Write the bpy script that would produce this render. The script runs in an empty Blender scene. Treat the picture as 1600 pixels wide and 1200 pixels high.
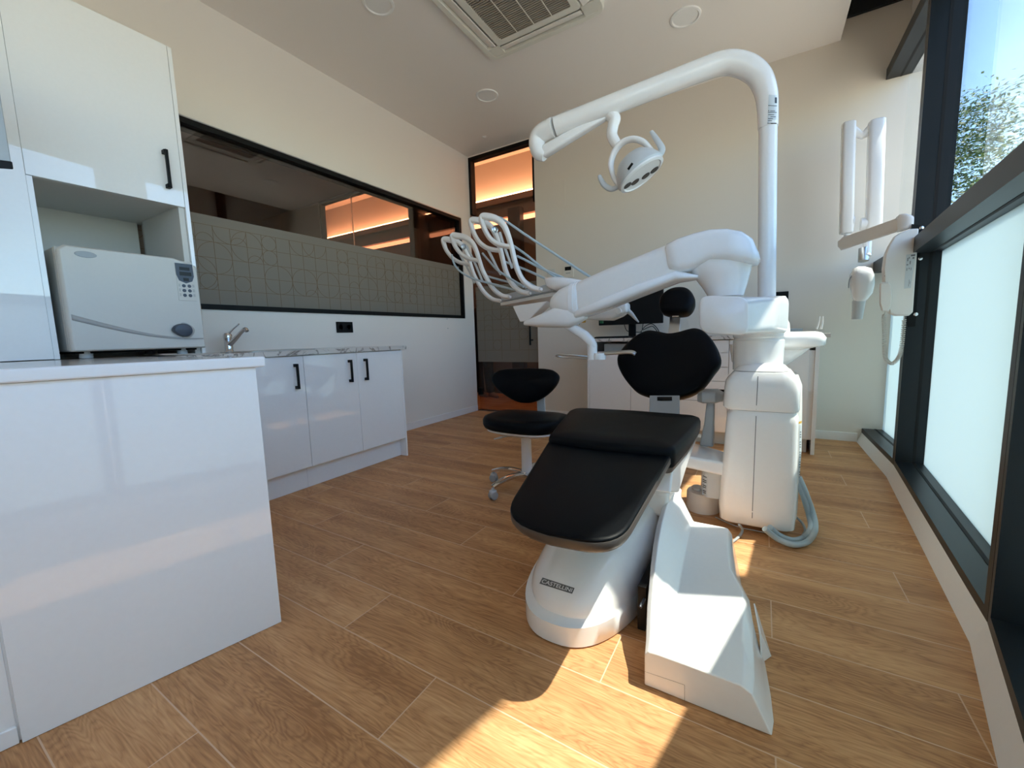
import bpy, bmesh, math, random
from mathutils import Vector, Matrix
from mathutils.bvhtree import BVHTree
random.seed(7)
SC = bpy.context.scene
COL = SC.collection
pi = math.pi

# ------------------------------------------------------------------ camera
F_PX = 642.67
YAW, PITCH, ROLL = -0.547138, 0.114898, -0.029931
CAM = Vector((3.2316, -4.4059, 0.97))
_cy, _sy, _cp, _sp = math.cos(YAW), math.sin(YAW), math.cos(PITCH), math.sin(PITCH)
FWD = Vector((_sy*_cp, _cy*_cp, -_sp))
_r = Vector((_cy, -_sy, 0)); _u = _r.cross(FWD)
RIGHT = math.cos(ROLL)*_r + math.sin(ROLL)*_u
UP = -math.sin(ROLL)*_r + math.cos(ROLL)*_u
cd = bpy.data.cameras.new('camera'); cam = bpy.data.objects.new('camera', cd); COL.objects.link(cam)
cd.sensor_width = 36; cd.lens = F_PX/1600*36; cd.clip_start = 0.02; cd.clip_end = 300
m = Matrix((RIGHT, UP, -FWD)).transposed().to_4x4(); m.translation = CAM
cam.matrix_world = m
SC.camera = cam

# ------------------------------------------------------------------ light
SUN_EL = math.radians(64.8)
sdir = Vector((0.942*math.cos(SUN_EL), 0.336*math.cos(SUN_EL), math.sin(SUN_EL)))
W = bpy.data.worlds.new('sky'); SC.world = W; W.use_nodes = True
nt = W.node_tree; bg = nt.nodes['Background']
sky = nt.nodes.new('ShaderNodeTexSky'); sky.sky_type = 'NISHITA'; sky.sun_disc = False
sky.sun_elevation = SUN_EL; sky.sun_rotation = math.radians(70.4); sky.air_density = 1.0; sky.dust_density = 0.3; sky.ozone_density = 3.0
nt.links.new(sky.outputs[0], bg.inputs[0]); bg.inputs[1].default_value = 0.22
sl = bpy.data.lights.new('sun', 'SUN'); sl.energy = 3.5; sl.angle = math.radians(0.6); sl.color = (1, 0.93, 0.82)
so = bpy.data.objects.new('sun', sl); COL.objects.link(so)
so.rotation_euler = (-sdir).to_track_quat('-Z', 'Y').to_euler(); so.location = (8, 2, 10)
SC.view_settings.view_transform = 'Standard'; SC.view_settings.look = 'None'
SC.view_settings.gamma = 1; SC.view_settings.use_curve_mapping = False
SC.view_settings.exposure = 1.70
SC.cycles.max_bounces = 10; SC.cycles.diffuse_bounces = 6; SC.cycles.glossy_bounces = 5
SC.cycles.transmission_bounces = 8; SC.cycles.transparent_max_bounces = 16
SC.cycles.caustics_reflective = False; SC.cycles.caustics_refractive = False
SC.cycles.sample_clamp_indirect = 4

def at(px, py, x=None, y=None, z=None):
    """point of the photographed place that lies on a given plane"""
    d = FWD + (px-800)/F_PX*RIGHT - (py-600)/F_PX*UP
    if x is not None: t = (x-CAM.x)/d.x
    elif y is not None: t = (y-CAM.y)/d.y
    else: t = (z-CAM.z)/d.z
    return CAM + t*d

# ------------------------------------------------------------------ materials
def new_mat(name):
    m = bpy.data.materials.new(name); m.use_nodes = True
    return m, m.node_tree, m.node_tree.nodes['Principled BSDF']
def mat(name, col, rough=0.5, metal=0, coat=0, bump=0, bscale=60, var=0, spec=None):
    m, nt, b = new_mat(name)
    b.inputs['Base Color'].default_value = (*col, 1); b.inputs['Roughness'].default_value = rough
    b.inputs['Metallic'].default_value = metal; b.inputs['Coat Weight'].default_value = coat
    b.inputs['Coat Roughness'].default_value = 0.015
    if spec is not None: b.inputs['Specular IOR Level'].default_value = spec
    tc = nt.nodes.new('ShaderNodeTexCoord'); n = nt.nodes.new('ShaderNodeTexNoise')
    n.inputs['Scale'].default_value = bscale; n.inputs['Detail'].default_value = 4
    nt.links.new(tc.outputs['Object'], n.inputs['Vector'])
    if bump:
        bp = nt.nodes.new('ShaderNodeBump'); bp.inputs['Strength'].default_value = bump; bp.inputs['Distance'].default_value = 0.002
        nt.links.new(n.outputs[0], bp.inputs['Height']); nt.links.new(bp.outputs[0], b.inputs['Normal'])
    mx = nt.nodes.new('ShaderNodeMix'); mx.data_type = 'RGBA'
    v = max(var, 0.02)
    mx.inputs[6].default_value = (*[c*(1-v) for c in col], 1); mx.inputs[7].default_value = (*[min(1, c*(1+v)) for c in col], 1)
    nt.links.new(n.outputs[0], mx.inputs[0]); nt.links.new(mx.outputs[2], b.inputs['Base Color'])
    return m
def emit(name, col, s):
    m, nt, b = new_mat(name)
    b.inputs['Emission Color'].default_value = (*col, 1); b.inputs['Emission Strength'].default_value = s
    b.inputs['Base Color'].default_value = (*col, 1)
    return m
M = {}
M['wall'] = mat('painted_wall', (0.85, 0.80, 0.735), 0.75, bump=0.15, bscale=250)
M['wall_back_shaded'] = mat('shaded_back_wall', (0.75, 0.69, 0.61), 0.75, bump=0.15, bscale=250)  # wall paint darkened evenly to stand for dimmer light on the back wall
M['ceil'] = mat('painted_ceiling', (0.88, 0.83, 0.79), 0.5, bump=0.05, bscale=200)
M['plastic'] = mat('white_enamel', (0.88, 0.87, 0.86), 0.2, coat=0.3)
M['plastic_warm'] = mat('warm_white_plastic', (0.82, 0.78, 0.735), 0.35, coat=0.2)
M['ac'] = mat('cream_plastic', (0.74, 0.72, 0.65), 0.45)
M['lacquer'] = mat('white_lacquer', (0.88, 0.875, 0.87), 0.025, coat=0.6)
M['worktop_white'] = mat('white_worktop', (0.87, 0.86, 0.85), 0.3)
M['black_leather'] = mat('black_leather', (0.0022, 0.003, 0.0042), 0.45, bump=0.12, bscale=500, spec=0.11)
M['bronze_edge'] = mat('dark_bronze_piping', (0.06, 0.05, 0.045), 0.4)
M['black'] = mat('matt_black', (0.0035, 0.0035, 0.004), 0.5, spec=0.2)
M['blackmetal'] = mat('black_metal', (0.004, 0.0045, 0.005), 0.5, spec=0.2)
M['anod'] = mat('dark_anodised_aluminium', (0.010, 0.014, 0.018), 0.38, spec=0.3)
M['groove'] = mat('groove_black', (0.003, 0.003, 0.004), 0.8)
M['chrome'] = mat('chrome', (0.75, 0.75, 0.76), 0.12, metal=1)
M['steel'] = mat('brushed_steel', (0.55, 0.56, 0.57), 0.3, metal=1)
M['greyplastic'] = mat('grey_plastic', (0.36, 0.38, 0.39), 0.4)
M['lightgrey'] = mat('light_grey_plastic', (0.55, 0.57, 0.58), 0.35)
M['hose'] = mat('pale_grey_hose', (0.42, 0.50, 0.54), 0.45)
M['bluegrey'] = mat('slate_plastic', (0.055, 0.070, 0.095), 0.4)
M['ivory'] = mat('ivory_plastic', (0.63, 0.61, 0.56), 0.4)
M['ivory2'] = mat('grey_ivory_plastic', (0.40, 0.39, 0.37), 0.4)
M['display'] = mat('dark_display', (0.003, 0.003, 0.0025), 0.3, spec=0.3)
M['hingebrown'] = mat('shelf_back', (0.62, 0.61, 0.58), 0.6)
M['green'] = mat('green_cap', (0.0, 0.17, 0.07), 0.4)
M['yellow'] = mat('yellow_cap', (0.75, 0.42, 0.02), 0.4)
M['label'] = mat('pale_label', (0.62, 0.66, 0.68), 0.4)
M['labelgrey'] = mat('badge_grey', (0.12, 0.12, 0.12), 0.35)
M['ink'] = mat('print_ink', (0.03, 0.035, 0.04), 0.5)
M['inkgrey'] = mat('print_grey', (0.16, 0.17, 0.18), 0.5)
M['whiteink'] = mat('white_print', (0.75, 0.75, 0.75), 0.5)
M['skin'] = mat('skin', (0.45, 0.26, 0.18), 0.5)
M['trouser'] = mat('black_cloth', (0.01, 0.01, 0.012), 0.8)
M['shoe'] = mat('beige_shoe', (0.45, 0.32, 0.25), 0.7)
M['hall'] = mat('hall_brown_panel', (0.24, 0.18, 0.14), 0.55)
M['halldark'] = mat('hall_dark_brown', (0.05, 0.035, 0.028), 0.5)
M['hallceil'] = mat('hall_plaster', (0.42, 0.38, 0.34), 0.7)
M['stone'] = mat('outside_stone', (0.50, 0.50, 0.44), 0.8, bump=0.4, bscale=30, var=0.12)
M['pave'] = mat('paving', (0.62, 0.52, 0.40), 0.85, var=0.2, bscale=2)
M['terracotta'] = mat('terracotta_render', (0.45, 0.20, 0.11), 0.85, var=0.1, bscale=3)
M['bark'] = mat('bark', (0.11, 0.08, 0.055), 0.9, bump=0.8, bscale=20, var=0.3)
M['brass'] = mat('gold_line', (0.21, 0.135, 0.07), 0.5)
M['cove'] = emit('warm_strip_light', (1.0, 0.50, 0.26), 9)
M['cove_reflection'] = emit('warm_strip_reflection', (1.0, 0.42, 0.22), 1.2)  # faint glow for the cove light mirrored in the glass

def leaf_mat():
    m, nt, b = new_mat('leaves')
    g = nt.nodes.new('ShaderNodeNewGeometry'); r = nt.nodes.new('ShaderNodeValToRGB')
    r.color_ramp.elements[0].color = (0.035, 0.085, 0.02, 1); r.color_ramp.elements[1].color = (0.20, 0.30, 0.07, 1)
    nt.links.new(g.outputs['Random Per Island'], r.inputs[0]); nt.links.new(r.outputs[0], b.inputs['Base Color'])
    b.inputs['Roughness'].default_value = 0.45
    t = nt.nodes.new('ShaderNodeBsdfTranslucent'); nt.links.new(r.outputs[0], t.inputs[0])
    mx = nt.nodes.new('ShaderNodeMixShader'); mx.inputs[0].default_value = 0.35
    nt.links.new(b.outputs[0], mx.inputs[1]); nt.links.new(t.outputs[0], mx.inputs[2])
    nt.links.new(mx.outputs[0], nt.nodes['Material Output'].inputs[0])
    return m
M['leaf'] = leaf_mat()

def glass(name, tint, refl=1.0, rough=0.0):
    m, nt, b = new_mat(name); nt.nodes.remove(b)
    tr = nt.nodes.new('ShaderNodeBsdfTransparent'); tr.inputs[0].default_value = (*tint, 1)
    gl = nt.nodes.new('ShaderNodeBsdfGlossy'); gl.inputs['Roughness'].default_value = rough
    lw = nt.nodes.new('ShaderNodeLayerWeight'); lw.inputs[0].default_value = 0.5
    pw = nt.nodes.new('ShaderNodeMath'); pw.operation = 'POWER'; pw.inputs[1].default_value = 5
    nt.links.new(lw.outputs['Facing'], pw.inputs[0])
    ma = nt.nodes.new('ShaderNodeMath'); ma.operation = 'MULTIPLY_ADD'; ma.inputs[1].default_value = 0.96; ma.inputs[2].default_value = 0.04
    nt.links.new(pw.outputs[0], ma.inputs[0])
    mu = nt.nodes.new('ShaderNodeMath'); mu.operation = 'MULTIPLY'; mu.inputs[1].default_value = refl; mu.use_clamp = True
    nt.links.new(ma.outputs[0], mu.inputs[0])
    mx = nt.nodes.new('ShaderNodeMixShader')
    nt.links.new(mu.outputs[0], mx.inputs[0]); nt.links.new(tr.outputs[0], mx.inputs[1]); nt.links.new(gl.outputs[0], mx.inputs[2])
    nt.links.new(mx.outputs[0], nt.nodes['Material Output'].inputs[0])
    return m
M['clear'] = glass('clear_glass', (0.93, 0.97, 0.96))
M['tinted'] = glass('tinted_glass', (0.84, 0.79, 0.76), 2.6)
M['door_glass'] = glass('door_glass', (0.86, 0.81, 0.77), 0.9)
M['transom_glass'] = glass('transom_glass', (0.9, 0.85, 0.82), 0.6)
def frosted(name, trans, diff, tw):
    m, nt, b = new_mat(name)
    b.inputs['Base Color'].default_value = (*diff, 1); b.inputs['Roughness'].default_value = 0.45
    t = nt.nodes.new('ShaderNodeBsdfTranslucent'); t.inputs[0].default_value = (*trans, 1)
    mx = nt.nodes.new('ShaderNodeMixShader'); mx.inputs[0].default_value = tw
    nt.links.new(b.outputs[0], mx.inputs[1]); nt.links.new(t.outputs[0], mx.inputs[2])
    nt.links.new(mx.outputs[0], nt.nodes['Material Output'].inputs[0])
    return m
M['frost'] = frosted('frosted_aqua_glass', (0.58, 0.68, 0.685), (0.52, 0.63, 0.64), 0.68)
M['fill_blind'] = frosted('warm_fill_blind', (0.80, 0.68, 0.54), (0.75, 0.68, 0.58), 0.6)  # warms the fill from the added window behind the camera
M['film'] = frosted('brown_frosted_film', (0.30, 0.25, 0.21), (0.30, 0.262, 0.215), 0.30)

def wood_mat():
    m, nt, b = new_mat('oak_planks'); N = nt.nodes; L = nt.links
    def math_(op, a=None, bb=None, c=None):
        n = N.new('ShaderNodeMath'); n.operation = op
        for i, v in enumerate((a, bb, c)):
            if v is None: continue
            if isinstance(v, (int, float)): n.inputs[i].default_value = v
            else: L.new(v, n.inputs[i])
        return n.outputs[0]
    tc = N.new('ShaderNodeTexCoord'); sp = N.new('ShaderNodeSeparateXYZ'); L.new(tc.outputs['Object'], sp.inputs[0])
    X, Y = sp.outputs[0], sp.outputs[1]
    Wd, Ln = 0.2125, 1.245
    v = math_('DIVIDE', math_('ADD', Y, 3.82+Wd*60), Wd)
    row = math_('FLOOR', v); fv = math_('SUBTRACT', v, row)
    u = math_('DIVIDE', math_('ADD', math_('ADD', X, -2.46+Ln*40), math_('MULTIPLY', row, Ln/3)), Ln)
    colm = math_('FLOOR', u); fu = math_('SUBTRACT', u, colm)
    # plank id noise
    wn = N.new('ShaderNodeTexWhiteNoise'); wn.noise_dimensions = '2D'
    cb = N.new('ShaderNodeCombineXYZ'); L.new(row, cb.inputs[0]); L.new(colm, cb.inputs[1]); L.new(cb.outputs[0], wn.inputs[0])
    rnd = wn.outputs[0]
    # grain coordinates
    g = N.new('ShaderNodeCombineXYZ')
    L.new(math_('ADD', math_('MULTIPLY', X, 1.6), math_('MULTIPLY', rnd, 37.0)), g.inputs[0])
    L.new(math_('ADD', math_('MULTIPLY', Y, 9.0), math_('MULTIPLY', rnd, 91.0)), g.inputs[1]); L.new(rnd, g.inputs[2])
    n1 = N.new('ShaderNodeTexNoise'); n1.inputs['Scale'].default_value = 1.3; n1.inputs['Detail'].default_value = 3; n1.inputs['Distortion'].default_value = 0.6
    L.new(g.outputs[0], n1.inputs[0])
    kc = N.new('ShaderNodeCombineXYZ'); L.new(math_('ADD', math_('MULTIPLY', X, 1.25), math_('MULTIPLY', rnd, 5.0)), kc.inputs[0]); L.new(math_('MULTIPLY', Y, 3.4), kc.inputs[1])
    vo = N.new('ShaderNodeTexVoronoi'); vo.voronoi_dimensions = '2D'; vo.inputs['Scale'].default_value = 1.0; L.new(kc.outputs[0], vo.inputs[0])
    kd = math_('MULTIPLY', vo.outputs['Distance'], 5.5); knot = math_('POWER', 2.718, math_('MULTIPLY', math_('MULTIPLY', kd, kd), -1.0))
    rings = math_('FRACT', math_('MULTIPLY', math_('ADD', n1.outputs[0], math_('MULTIPLY', knot, 0.42)), 15.0))
    rings = math_('ABSOLUTE', math_('SUBTRACT', rings, 0.5))
    g2 = N.new('ShaderNodeCombineXYZ'); L.new(math_('ADD', math_('MULTIPLY', X, 9.0), math_('MULTIPLY', rnd, 17.0)), g2.inputs[0]); L.new(math_('MULTIPLY', Y, 190.0), g2.inputs[1])
    n2 = N.new('ShaderNodeTexNoise'); n2.inputs['Scale'].default_value = 1.0; n2.inputs['Detail'].default_value = 4; L.new(g2.outputs[0], n2.inputs[0])
    g3 = N.new('ShaderNodeCombineXYZ'); L.new(math_('ADD', math_('MULTIPLY', X, 1.3), math_('MULTIPLY', rnd, 7.0)), g3.inputs[0]); L.new(math_('MULTIPLY', Y, 10.0), g3.inputs[1])
    n3 = N.new('ShaderNodeTexNoise'); n3.inputs['Scale'].default_value = 1.0; n3.inputs['Detail'].default_value = 2; L.new(g3.outputs[0], n3.inputs[0])
    gr = math_('ADD', math_('ADD', math_('MULTIPLY', math_('POWER', rings, 0.6), 0.26), math_('MULTIPLY', n2.outputs[0], 0.55)), math_('MULTIPLY', n3.outputs[0], 0.60))
    gr = math_('SUBTRACT', math_('ADD', gr, math_('MULTIPLY', rnd, 0.10)), math_('MULTIPLY', knot, 0.10))
    cr = N.new('ShaderNodeValToRGB'); e = cr.color_ramp.elements
    e[0].position = 0.52; e[0].color = (0.36, 0.165, 0.066, 1); e[1].position = 0.98; e[1].color = (0.72, 0.41, 0.195, 1)
    k = cr.color_ramp.elements.new(0.74); k.color = (0.56, 0.285, 0.122, 1)
    L.new(gr, cr.inputs[0])
    # seams
    sv = math_('MULTIPLY', math_('MINIMUM', fv, math_('SUBTRACT', 1.0, fv)), Wd)
    su = math_('MULTIPLY', math_('MINIMUM', fu, math_('SUBTRACT', 1.0, fu)), Ln)
    seam = math_('LESS_THAN', math_('MINIMUM', sv, su), 0.0018)
    mx = N.new('ShaderNodeMix'); mx.data_type = 'RGBA'; mx.inputs[7].default_value = (0.72, 0.50, 0.34, 1)
    L.new(math_('MULTIPLY', seam, 0.85), mx.inputs[0]); L.new(cr.outputs[0], mx.inputs[6]); L.new(mx.outputs[2], b.inputs['Base Color'])
    L.new(math_('ADD', 0.42, math_('MULTIPLY', n2.outputs[0], 0.15)), b.inputs['Roughness'])
    b.inputs['Specular IOR Level'].default_value = 0.3
    bp = N.new('ShaderNodeBump'); bp.inputs['Strength'].default_value = 0.12; bp.inputs['Distance'].default_value = 0.001
    L.new(math_('SUBTRACT', n2.outputs[0], math_('MULTIPLY', seam, 1.0)), bp.inputs['Height']); L.new(bp.outputs[0], b.inputs['Normal'])
    return m
M['wood'] = wood_mat()

def marble():
    m, nt, b = new_mat('marble_laminate'); N = nt.nodes; L = nt.links
    tc = N.new('ShaderNodeTexCoord'); n = N.new('ShaderNodeTexNoise'); n.inputs['Scale'].default_value = 5; n.inputs['Detail'].default_value = 8; n.inputs['Distortion'].default_value = 1.8
    L.new(tc.outputs['Object'], n.inputs[0])
    r = N.new('ShaderNodeValToRGB'); e = r.color_ramp.elements
    e[0].position = 0.0; e[0].color = (0.66, 0.62, 0.57, 1); e[1].position = 1; e[1].color = (0.66, 0.63, 0.59, 1)
    for p, c in ((0.46, (0.66, 0.62, 0.57)), (0.5, (0.20, 0.17, 0.15)), (0.53, (0.62, 0.58, 0.54))):
        k = e.new(p); k.color = (*c, 1)
    L.new(n.outputs[0], r.inputs[0]); L.new(r.outputs[0], b.inputs['Base Color']); b.inputs['Roughness'].default_value = 0.12
    return m
M['marble'] = marble()

def louvre_mat():
    m, nt, b = new_mat('grille_brown'); b.inputs['Base Color'].default_value = (0.07, 0.055, 0.045, 1); b.inputs['Roughness'].default_value = 0.6
    return m
M['grille'] = louvre_mat()
M['slat'] = mat('grille_slat', (0.36, 0.32, 0.27), 0.6)

# ------------------------------------------------------------------ object helpers
WL = {}          # world origin of each thing
def tag(o, label=None, cat=None, group=None, kind=None):
    if label: o['label'] = label
    if cat: o['category'] = cat
    if group: o['group'] = group
    if kind: o['kind'] = kind
    return o
def thing(name, label, cat, loc=(0, 0, 0), group=None):
    o = bpy.data.objects.new(name, None); COL.objects.link(o); o.location = loc; o.empty_display_size = 0.1
    WL[o.name] = Vector(loc); return tag(o, label, cat, group)
def link(name, me, material, parent=None, smooth=True, sub=0, bevel=0, seg=2, solid=0, angle=35):
    if isinstance(material, (list, tuple)):
        for k in material: me.materials.append(M[k])
    else: me.materials.append(M[material])
    o = bpy.data.objects.new(name, me); COL.objects.link(o)
    if parent is not None:
        o.parent = parent; pw = WL[parent.name]; o.location = -pw
        WL[o.name] = Vector((0, 0, 0))
    else: WL[o.name] = Vector((0, 0, 0))
    if smooth:
        for p in me.polygons: p.use_smooth = True
    if solid:
        k = o.modifiers.new('s', 'SOLIDIFY'); k.thickness = solid; k.offset = 0
    if bevel:
        k = o.modifiers.new('b', 'BEVEL'); k.width = bevel; k.segments = seg; k.limit_method = 'ANGLE'; k.angle_limit = math.radians(35); k.harden_normals = False
        w = o.modifiers.new('w', 'WEIGHTED_NORMAL'); w.keep_sharp = True
    elif smooth and not sub and angle:
        try: me.set_sharp_from_angle(angle=math.radians(angle))
        except Exception: pass
    if sub:
        k = o.modifiers.new('u', 'SUBSURF'); k.levels = sub; k.render_levels = sub
    return o
class MB:
    def __init__(s): s.v = []; s.f = []; s.m = []
    def add(s, vs, fs, mi=0):
        n = len(s.v); s.v += [tuple(v) for v in vs]; s.f += [[i+n for i in f] for f in fs]; s.m += [mi]*len(fs); return s
    def box(s, x0, x1, y0, y1, z0, z1, mi=0):
        v = [(x, y, z) for z in (z0, z1) for y in (y0, y1) for x in (x0, x1)]
        return s.add(v, [(0, 2, 3, 1), (4, 5, 7, 6), (0, 1, 5, 4), (2, 6, 7, 3), (0, 4, 6, 2), (1, 3, 7, 5)], mi)
    def quadbox(s, p, z0, z1, mi=0):
        """vertical prism over a plan polygon"""
        n = len(p); v = [(q[0], q[1], z0) for q in p]+[(q[0], q[1], z1) for q in p]
        a = sum(p[i][0]*p[(i+1) % n][1]-p[(i+1) % n][0]*p[i][1] for i in range(n))
        idx = list(range(n))
        if a < 0: idx = idx[::-1]
        f = [idx[::-1], [i+n for i in idx]]+[(idx[i], idx[(i+1) % n], idx[(i+1) % n]+n, idx[i]+n) for i in range(n)]
        return s.add(v, f, mi)
    def rings(s, R, caps=True, mi=0):
        n = len(R[0]); vs = [p for r in R for p in r]; fs = []
        for k in range(len(R)-1):
            for i in range(n):
                a, b = k*n+i, k*n+(i+1) % n; fs.append((a, b, b+n, a+n))
        if caps: fs.append(list(range(n))[::-1]); fs.append([len(vs)-n+i for i in range(n)])
        return s.add(vs, fs, mi)
    def cyl(s, p0, p1, r0, r1=None, n=20, mi=0):
        p0 = Vector(p0); p1 = Vector(p1); r1 = r0 if r1 is None else r1
        d = (p1-p0).normalized(); u = d.orthogonal().normalized(); w = d.cross(u)
        c = lambda p, r: [p+r*(math.cos(2*pi*i/n)*u+math.sin(2*pi*i/n)*w) for i in range(n)]
        return s.rings([c(p0, r0), c(p1, r1)], mi=mi)
    def lathe(s, c, prof, n=32, axis=(0, 0, 1), mi=0):
        c = Vector(c); d = Vector(axis).normalized(); u = d.orthogonal().normalized(); w = d.cross(u)
        R = [[c+h*d+r*(math.cos(2*pi*i/n)*u+math.sin(2*pi*i/n)*w) for i in range(n)] for r, h in prof]
        return s.rings(R, mi=mi)
    def tube(s, pts, r, n=12, sq=None, res=6, closed=False, mi=0, up=None):
        P, Rr = smooth_path(pts, r, res)
        rings = []; prev = None
        for i, p in enumerate(P):
            t = (P[min(i+1, len(P)-1)]-P[max(i-1, 0)])
            t = t.normalized() if t.length > 1e-9 else Vector((0, 0, 1))
            if up is not None: u = (Vector(up)-Vector(up).dot(t)*t).normalized()
            elif prev is None: u = t.orthogonal().normalized()
            else: u = (prev-prev.dot(t)*t).normalized()
            prev = u; w = t.cross(u)
            a, b = (Rr[i] if isinstance(Rr[i], (tuple, list, Vector)) else (Rr[i], Rr[i]))[:2]
            e = sq or 2
            ring = []
            for k in range(n):
                th = 2*pi*k/n; cc, ss = math.cos(th), math.sin(th)
                ring.append(p+a*math.copysign(abs(cc)**(2/e), cc)*u+b*math.copysign(abs(ss)**(2/e), ss)*w)
            rings.append(ring)
        return s.rings(rings, mi=mi)
    def build(s, name, material, parent=None, **k):
        me = bpy.data.meshes.new(name); me.from_pydata(s.v, [], s.f)
        for p, mi in zip(me.polygons, s.m): p.material_index = mi
        bm = bmesh.new(); bm.from_mesh(me); bmesh.ops.recalc_face_normals(bm, faces=bm.faces); bm.to_mesh(me); bm.free()
        me.update(); return link(name, me, material, parent, **k)
def smooth_path(pts, r, res):
    pts = [Vector(p) for p in pts]; n = len(pts)
    rr = list(r) if isinstance(r, (list,)) else [r]*n
    rr = [Vector((a[0], a[1], 0)) if isinstance(a, (tuple, list)) else Vector((a, a, 0)) for a in rr]
    if n < 3 or res <= 1: return pts, [tuple(a) for a in rr]
    P, Q = [], []
    for i in range(n-1):
        p0, p1, p2, p3 = pts[max(i-1, 0)], pts[i], pts[i+1], pts[min(i+2, n-1)]
        for k in range(res):
            t = k/res
            P.append(0.5*((2*p1)+(p2-p0)*t+(2*p0-5*p1+4*p2-p3)*t*t+(3*p1-p0-3*p2+p3)*t**3))
            Q.append(tuple(rr[i].lerp(rr[i+1], t)))
    P.append(pts[-1]); Q.append(tuple(rr[-1])); return P, Q
def sring(c, U, V, e=4, n=32):
    """superellipse ring"""
    out = []
    for k in range(n):
        th = 2*pi*k/n; cc, ss = math.cos(th), math.sin(th)
        out.append(Vector(c)+math.copysign(abs(cc)**(2/e), cc)*Vector(U)+math.copysign(abs(ss)**(2/e), ss)*Vector(V))
    return out
def silloft(st, e=4, n=32, depth=(0, 1, 0), round_ends=True):
    """stations (top point, bottom point, half depth) -> closed loft"""
    R = []
    D = Vector(depth)
    def ring(a, b, h, k=1.0):
        a = Vector(a); b = Vector(b); c = (a+b)/2; V = (a-b)/2*k
        return sring(c, D*h*k, V, e, n)
    for i, (a, b, h) in enumerate(st): R.append(ring(a, b, h))
    if round_ends:
        a, b, h = st[0]; c0 = (Vector(a)+Vector(b))/2; c1 = (Vector(st[1][0])+Vector(st[1][1]))/2; d = (c0-c1).normalized()*0.008
        R.insert(0, [p+d for p in ring(a, b, h, 0.86)])
        a, b, h = st[-1]; c0 = (Vector(a)+Vector(b))/2; c1 = (Vector(st[-2][0])+Vector(st[-2][1]))/2; d = (c0-c1).normalized()*0.008
        R.append([p+d for p in ring(a, b, h, 0.86)])
    return R
def rbox(name, x0, x1, y0, y1, z0, z1, material, parent=None, bevel=0.004, seg=2):
    return MB().box(x0, x1, y0, y1, z0, z1).build(name, material, parent, bevel=bevel, seg=seg) if bevel else MB().box(x0, x1, y0, y1, z0, z1).build(name, material, parent, smooth=False)
def pillow(outline, normal, prof):
    """outline: 3-D ring, prof: [(scale, offset along normal)] from back to front"""
    c = sum(outline, Vector())/len(outline); nrm = Vector(normal).normalized()
    return [[c+(p-c)*s+nrm*o for p in outline] for s, o in prof]
def closed_smooth(pts, res=6):
    n = len(pts); out = []
    for i in range(n):
        p0, p1, p2, p3 = pts[(i-1) % n], pts[i], pts[(i+1) % n], pts[(i+2) % n]
        for k in range(res):
            t = k/res
            out.append(0.5*((2*p1)+(p2-p0)*t+(2*p0-5*p1+4*p2-p3)*t*t+(3*p1-p0-3*p2+p3)*t**3))
    return out
def struct(o): return tag(o, kind='structure')
def copy_tree(o, parent=None):
    c = o.copy(); COL.objects.link(c); c.parent = parent
    for ch in list(o.children): copy_tree(ch, c)
    return c
def text_mesh(txt, size=1.0, bold=0):
    cu = bpy.data.curves.new('lettering', 'FONT'); cu.body = txt; cu.size = size; cu.align_x = 'CENTER'; cu.align_y = 'CENTER'; cu.offset = bold
    o = bpy.data.objects.new('lettering', cu); COL.objects.link(o)
    dg = bpy.context.evaluated_depsgraph_get(); me = bpy.data.meshes.new_from_object(o.evaluated_get(dg))
    bpy.data.objects.remove(o); return me

# ------------------------------------------------------------------ setting
H = 3.215
NODES = [(3.942, 0.0), (3.946, -0.975), (3.804, -2.71), (3.45, -4.42), (2.95, -6.1)]
struct(rbox('floor', -5.2, 4.25, -6.4, 2.0, -0.06, 0, 'wood', bevel=0))
struct(rbox('ceiling', 0, 3.68, -6.1, 0.0, H, H+0.45, 'ceil', bevel=0))
# left wall, with the long window opening
wl = MB()
y0w, y1w, z0w, z1w = -3.6, -0.215, 1.215, 2.43
wl.box(-0.12, 0, -6.1, 0.0, 0, z0w).box(-0.12, 0, -6.1, 0.0, z1w, H+0.45).box(-0.12, 0, -6.1, y0w, z0w, z1w).box(-0.12, 0, y1w, 0.0, z0w, z1w)
struct(wl.build('wall_left', 'wall', smooth=False))
wb = MB()
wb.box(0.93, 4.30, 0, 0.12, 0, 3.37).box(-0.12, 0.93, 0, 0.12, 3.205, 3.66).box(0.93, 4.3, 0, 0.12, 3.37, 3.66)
struct(wb.build('wall_back', 'wall_back_shaded', smooth=False))
struct(MB().box(-0.12, 3.2, -6.22, -6.1, 0, 0.1).box(-0.12, 3.2, -6.22, -6.1, 2.3, 3.66).box(-0.12, 0.25, -6.22, -6.1, 0.1, 2.3).box(2.88, 3.2, -6.22, -6.1, 0.1, 2.3).build('wall_front', 'wall', smooth=False))
wf = bpy.data.objects.new('window_7', None); COL.objects.link(wf); wf.location = (1.5, -6.16, 0.1); WL[wf.name] = Vector(wf.location); struct(wf)  # unseen window behind the camera, added for fill light
MB().box(0.25, 2.88, -6.2, -6.12, 0.1, 0.15).box(0.25, 2.88, -6.2, -6.12, 2.25, 2.3).box(0.25, 0.30, -6.2, -6.12, 0.15, 2.25).box(2.83, 2.88, -6.2, -6.12, 0.15, 2.25).box(1.54, 1.59, -6.2, -6.12, 0.15, 2.25).build('window_frame', 'anod', wf, smooth=False)
rbox('clear_pane', 0.29, 2.84, -6.165, -6.158, 0.14, 2.26, 'clear', wf, bevel=0)
rbox('added_blind', 0.31, 2.82, -6.112, -6.109, 0.16, 2.24, 'fill_blind', wf, bevel=0)  # added to turn the fill warm and soft
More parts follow.
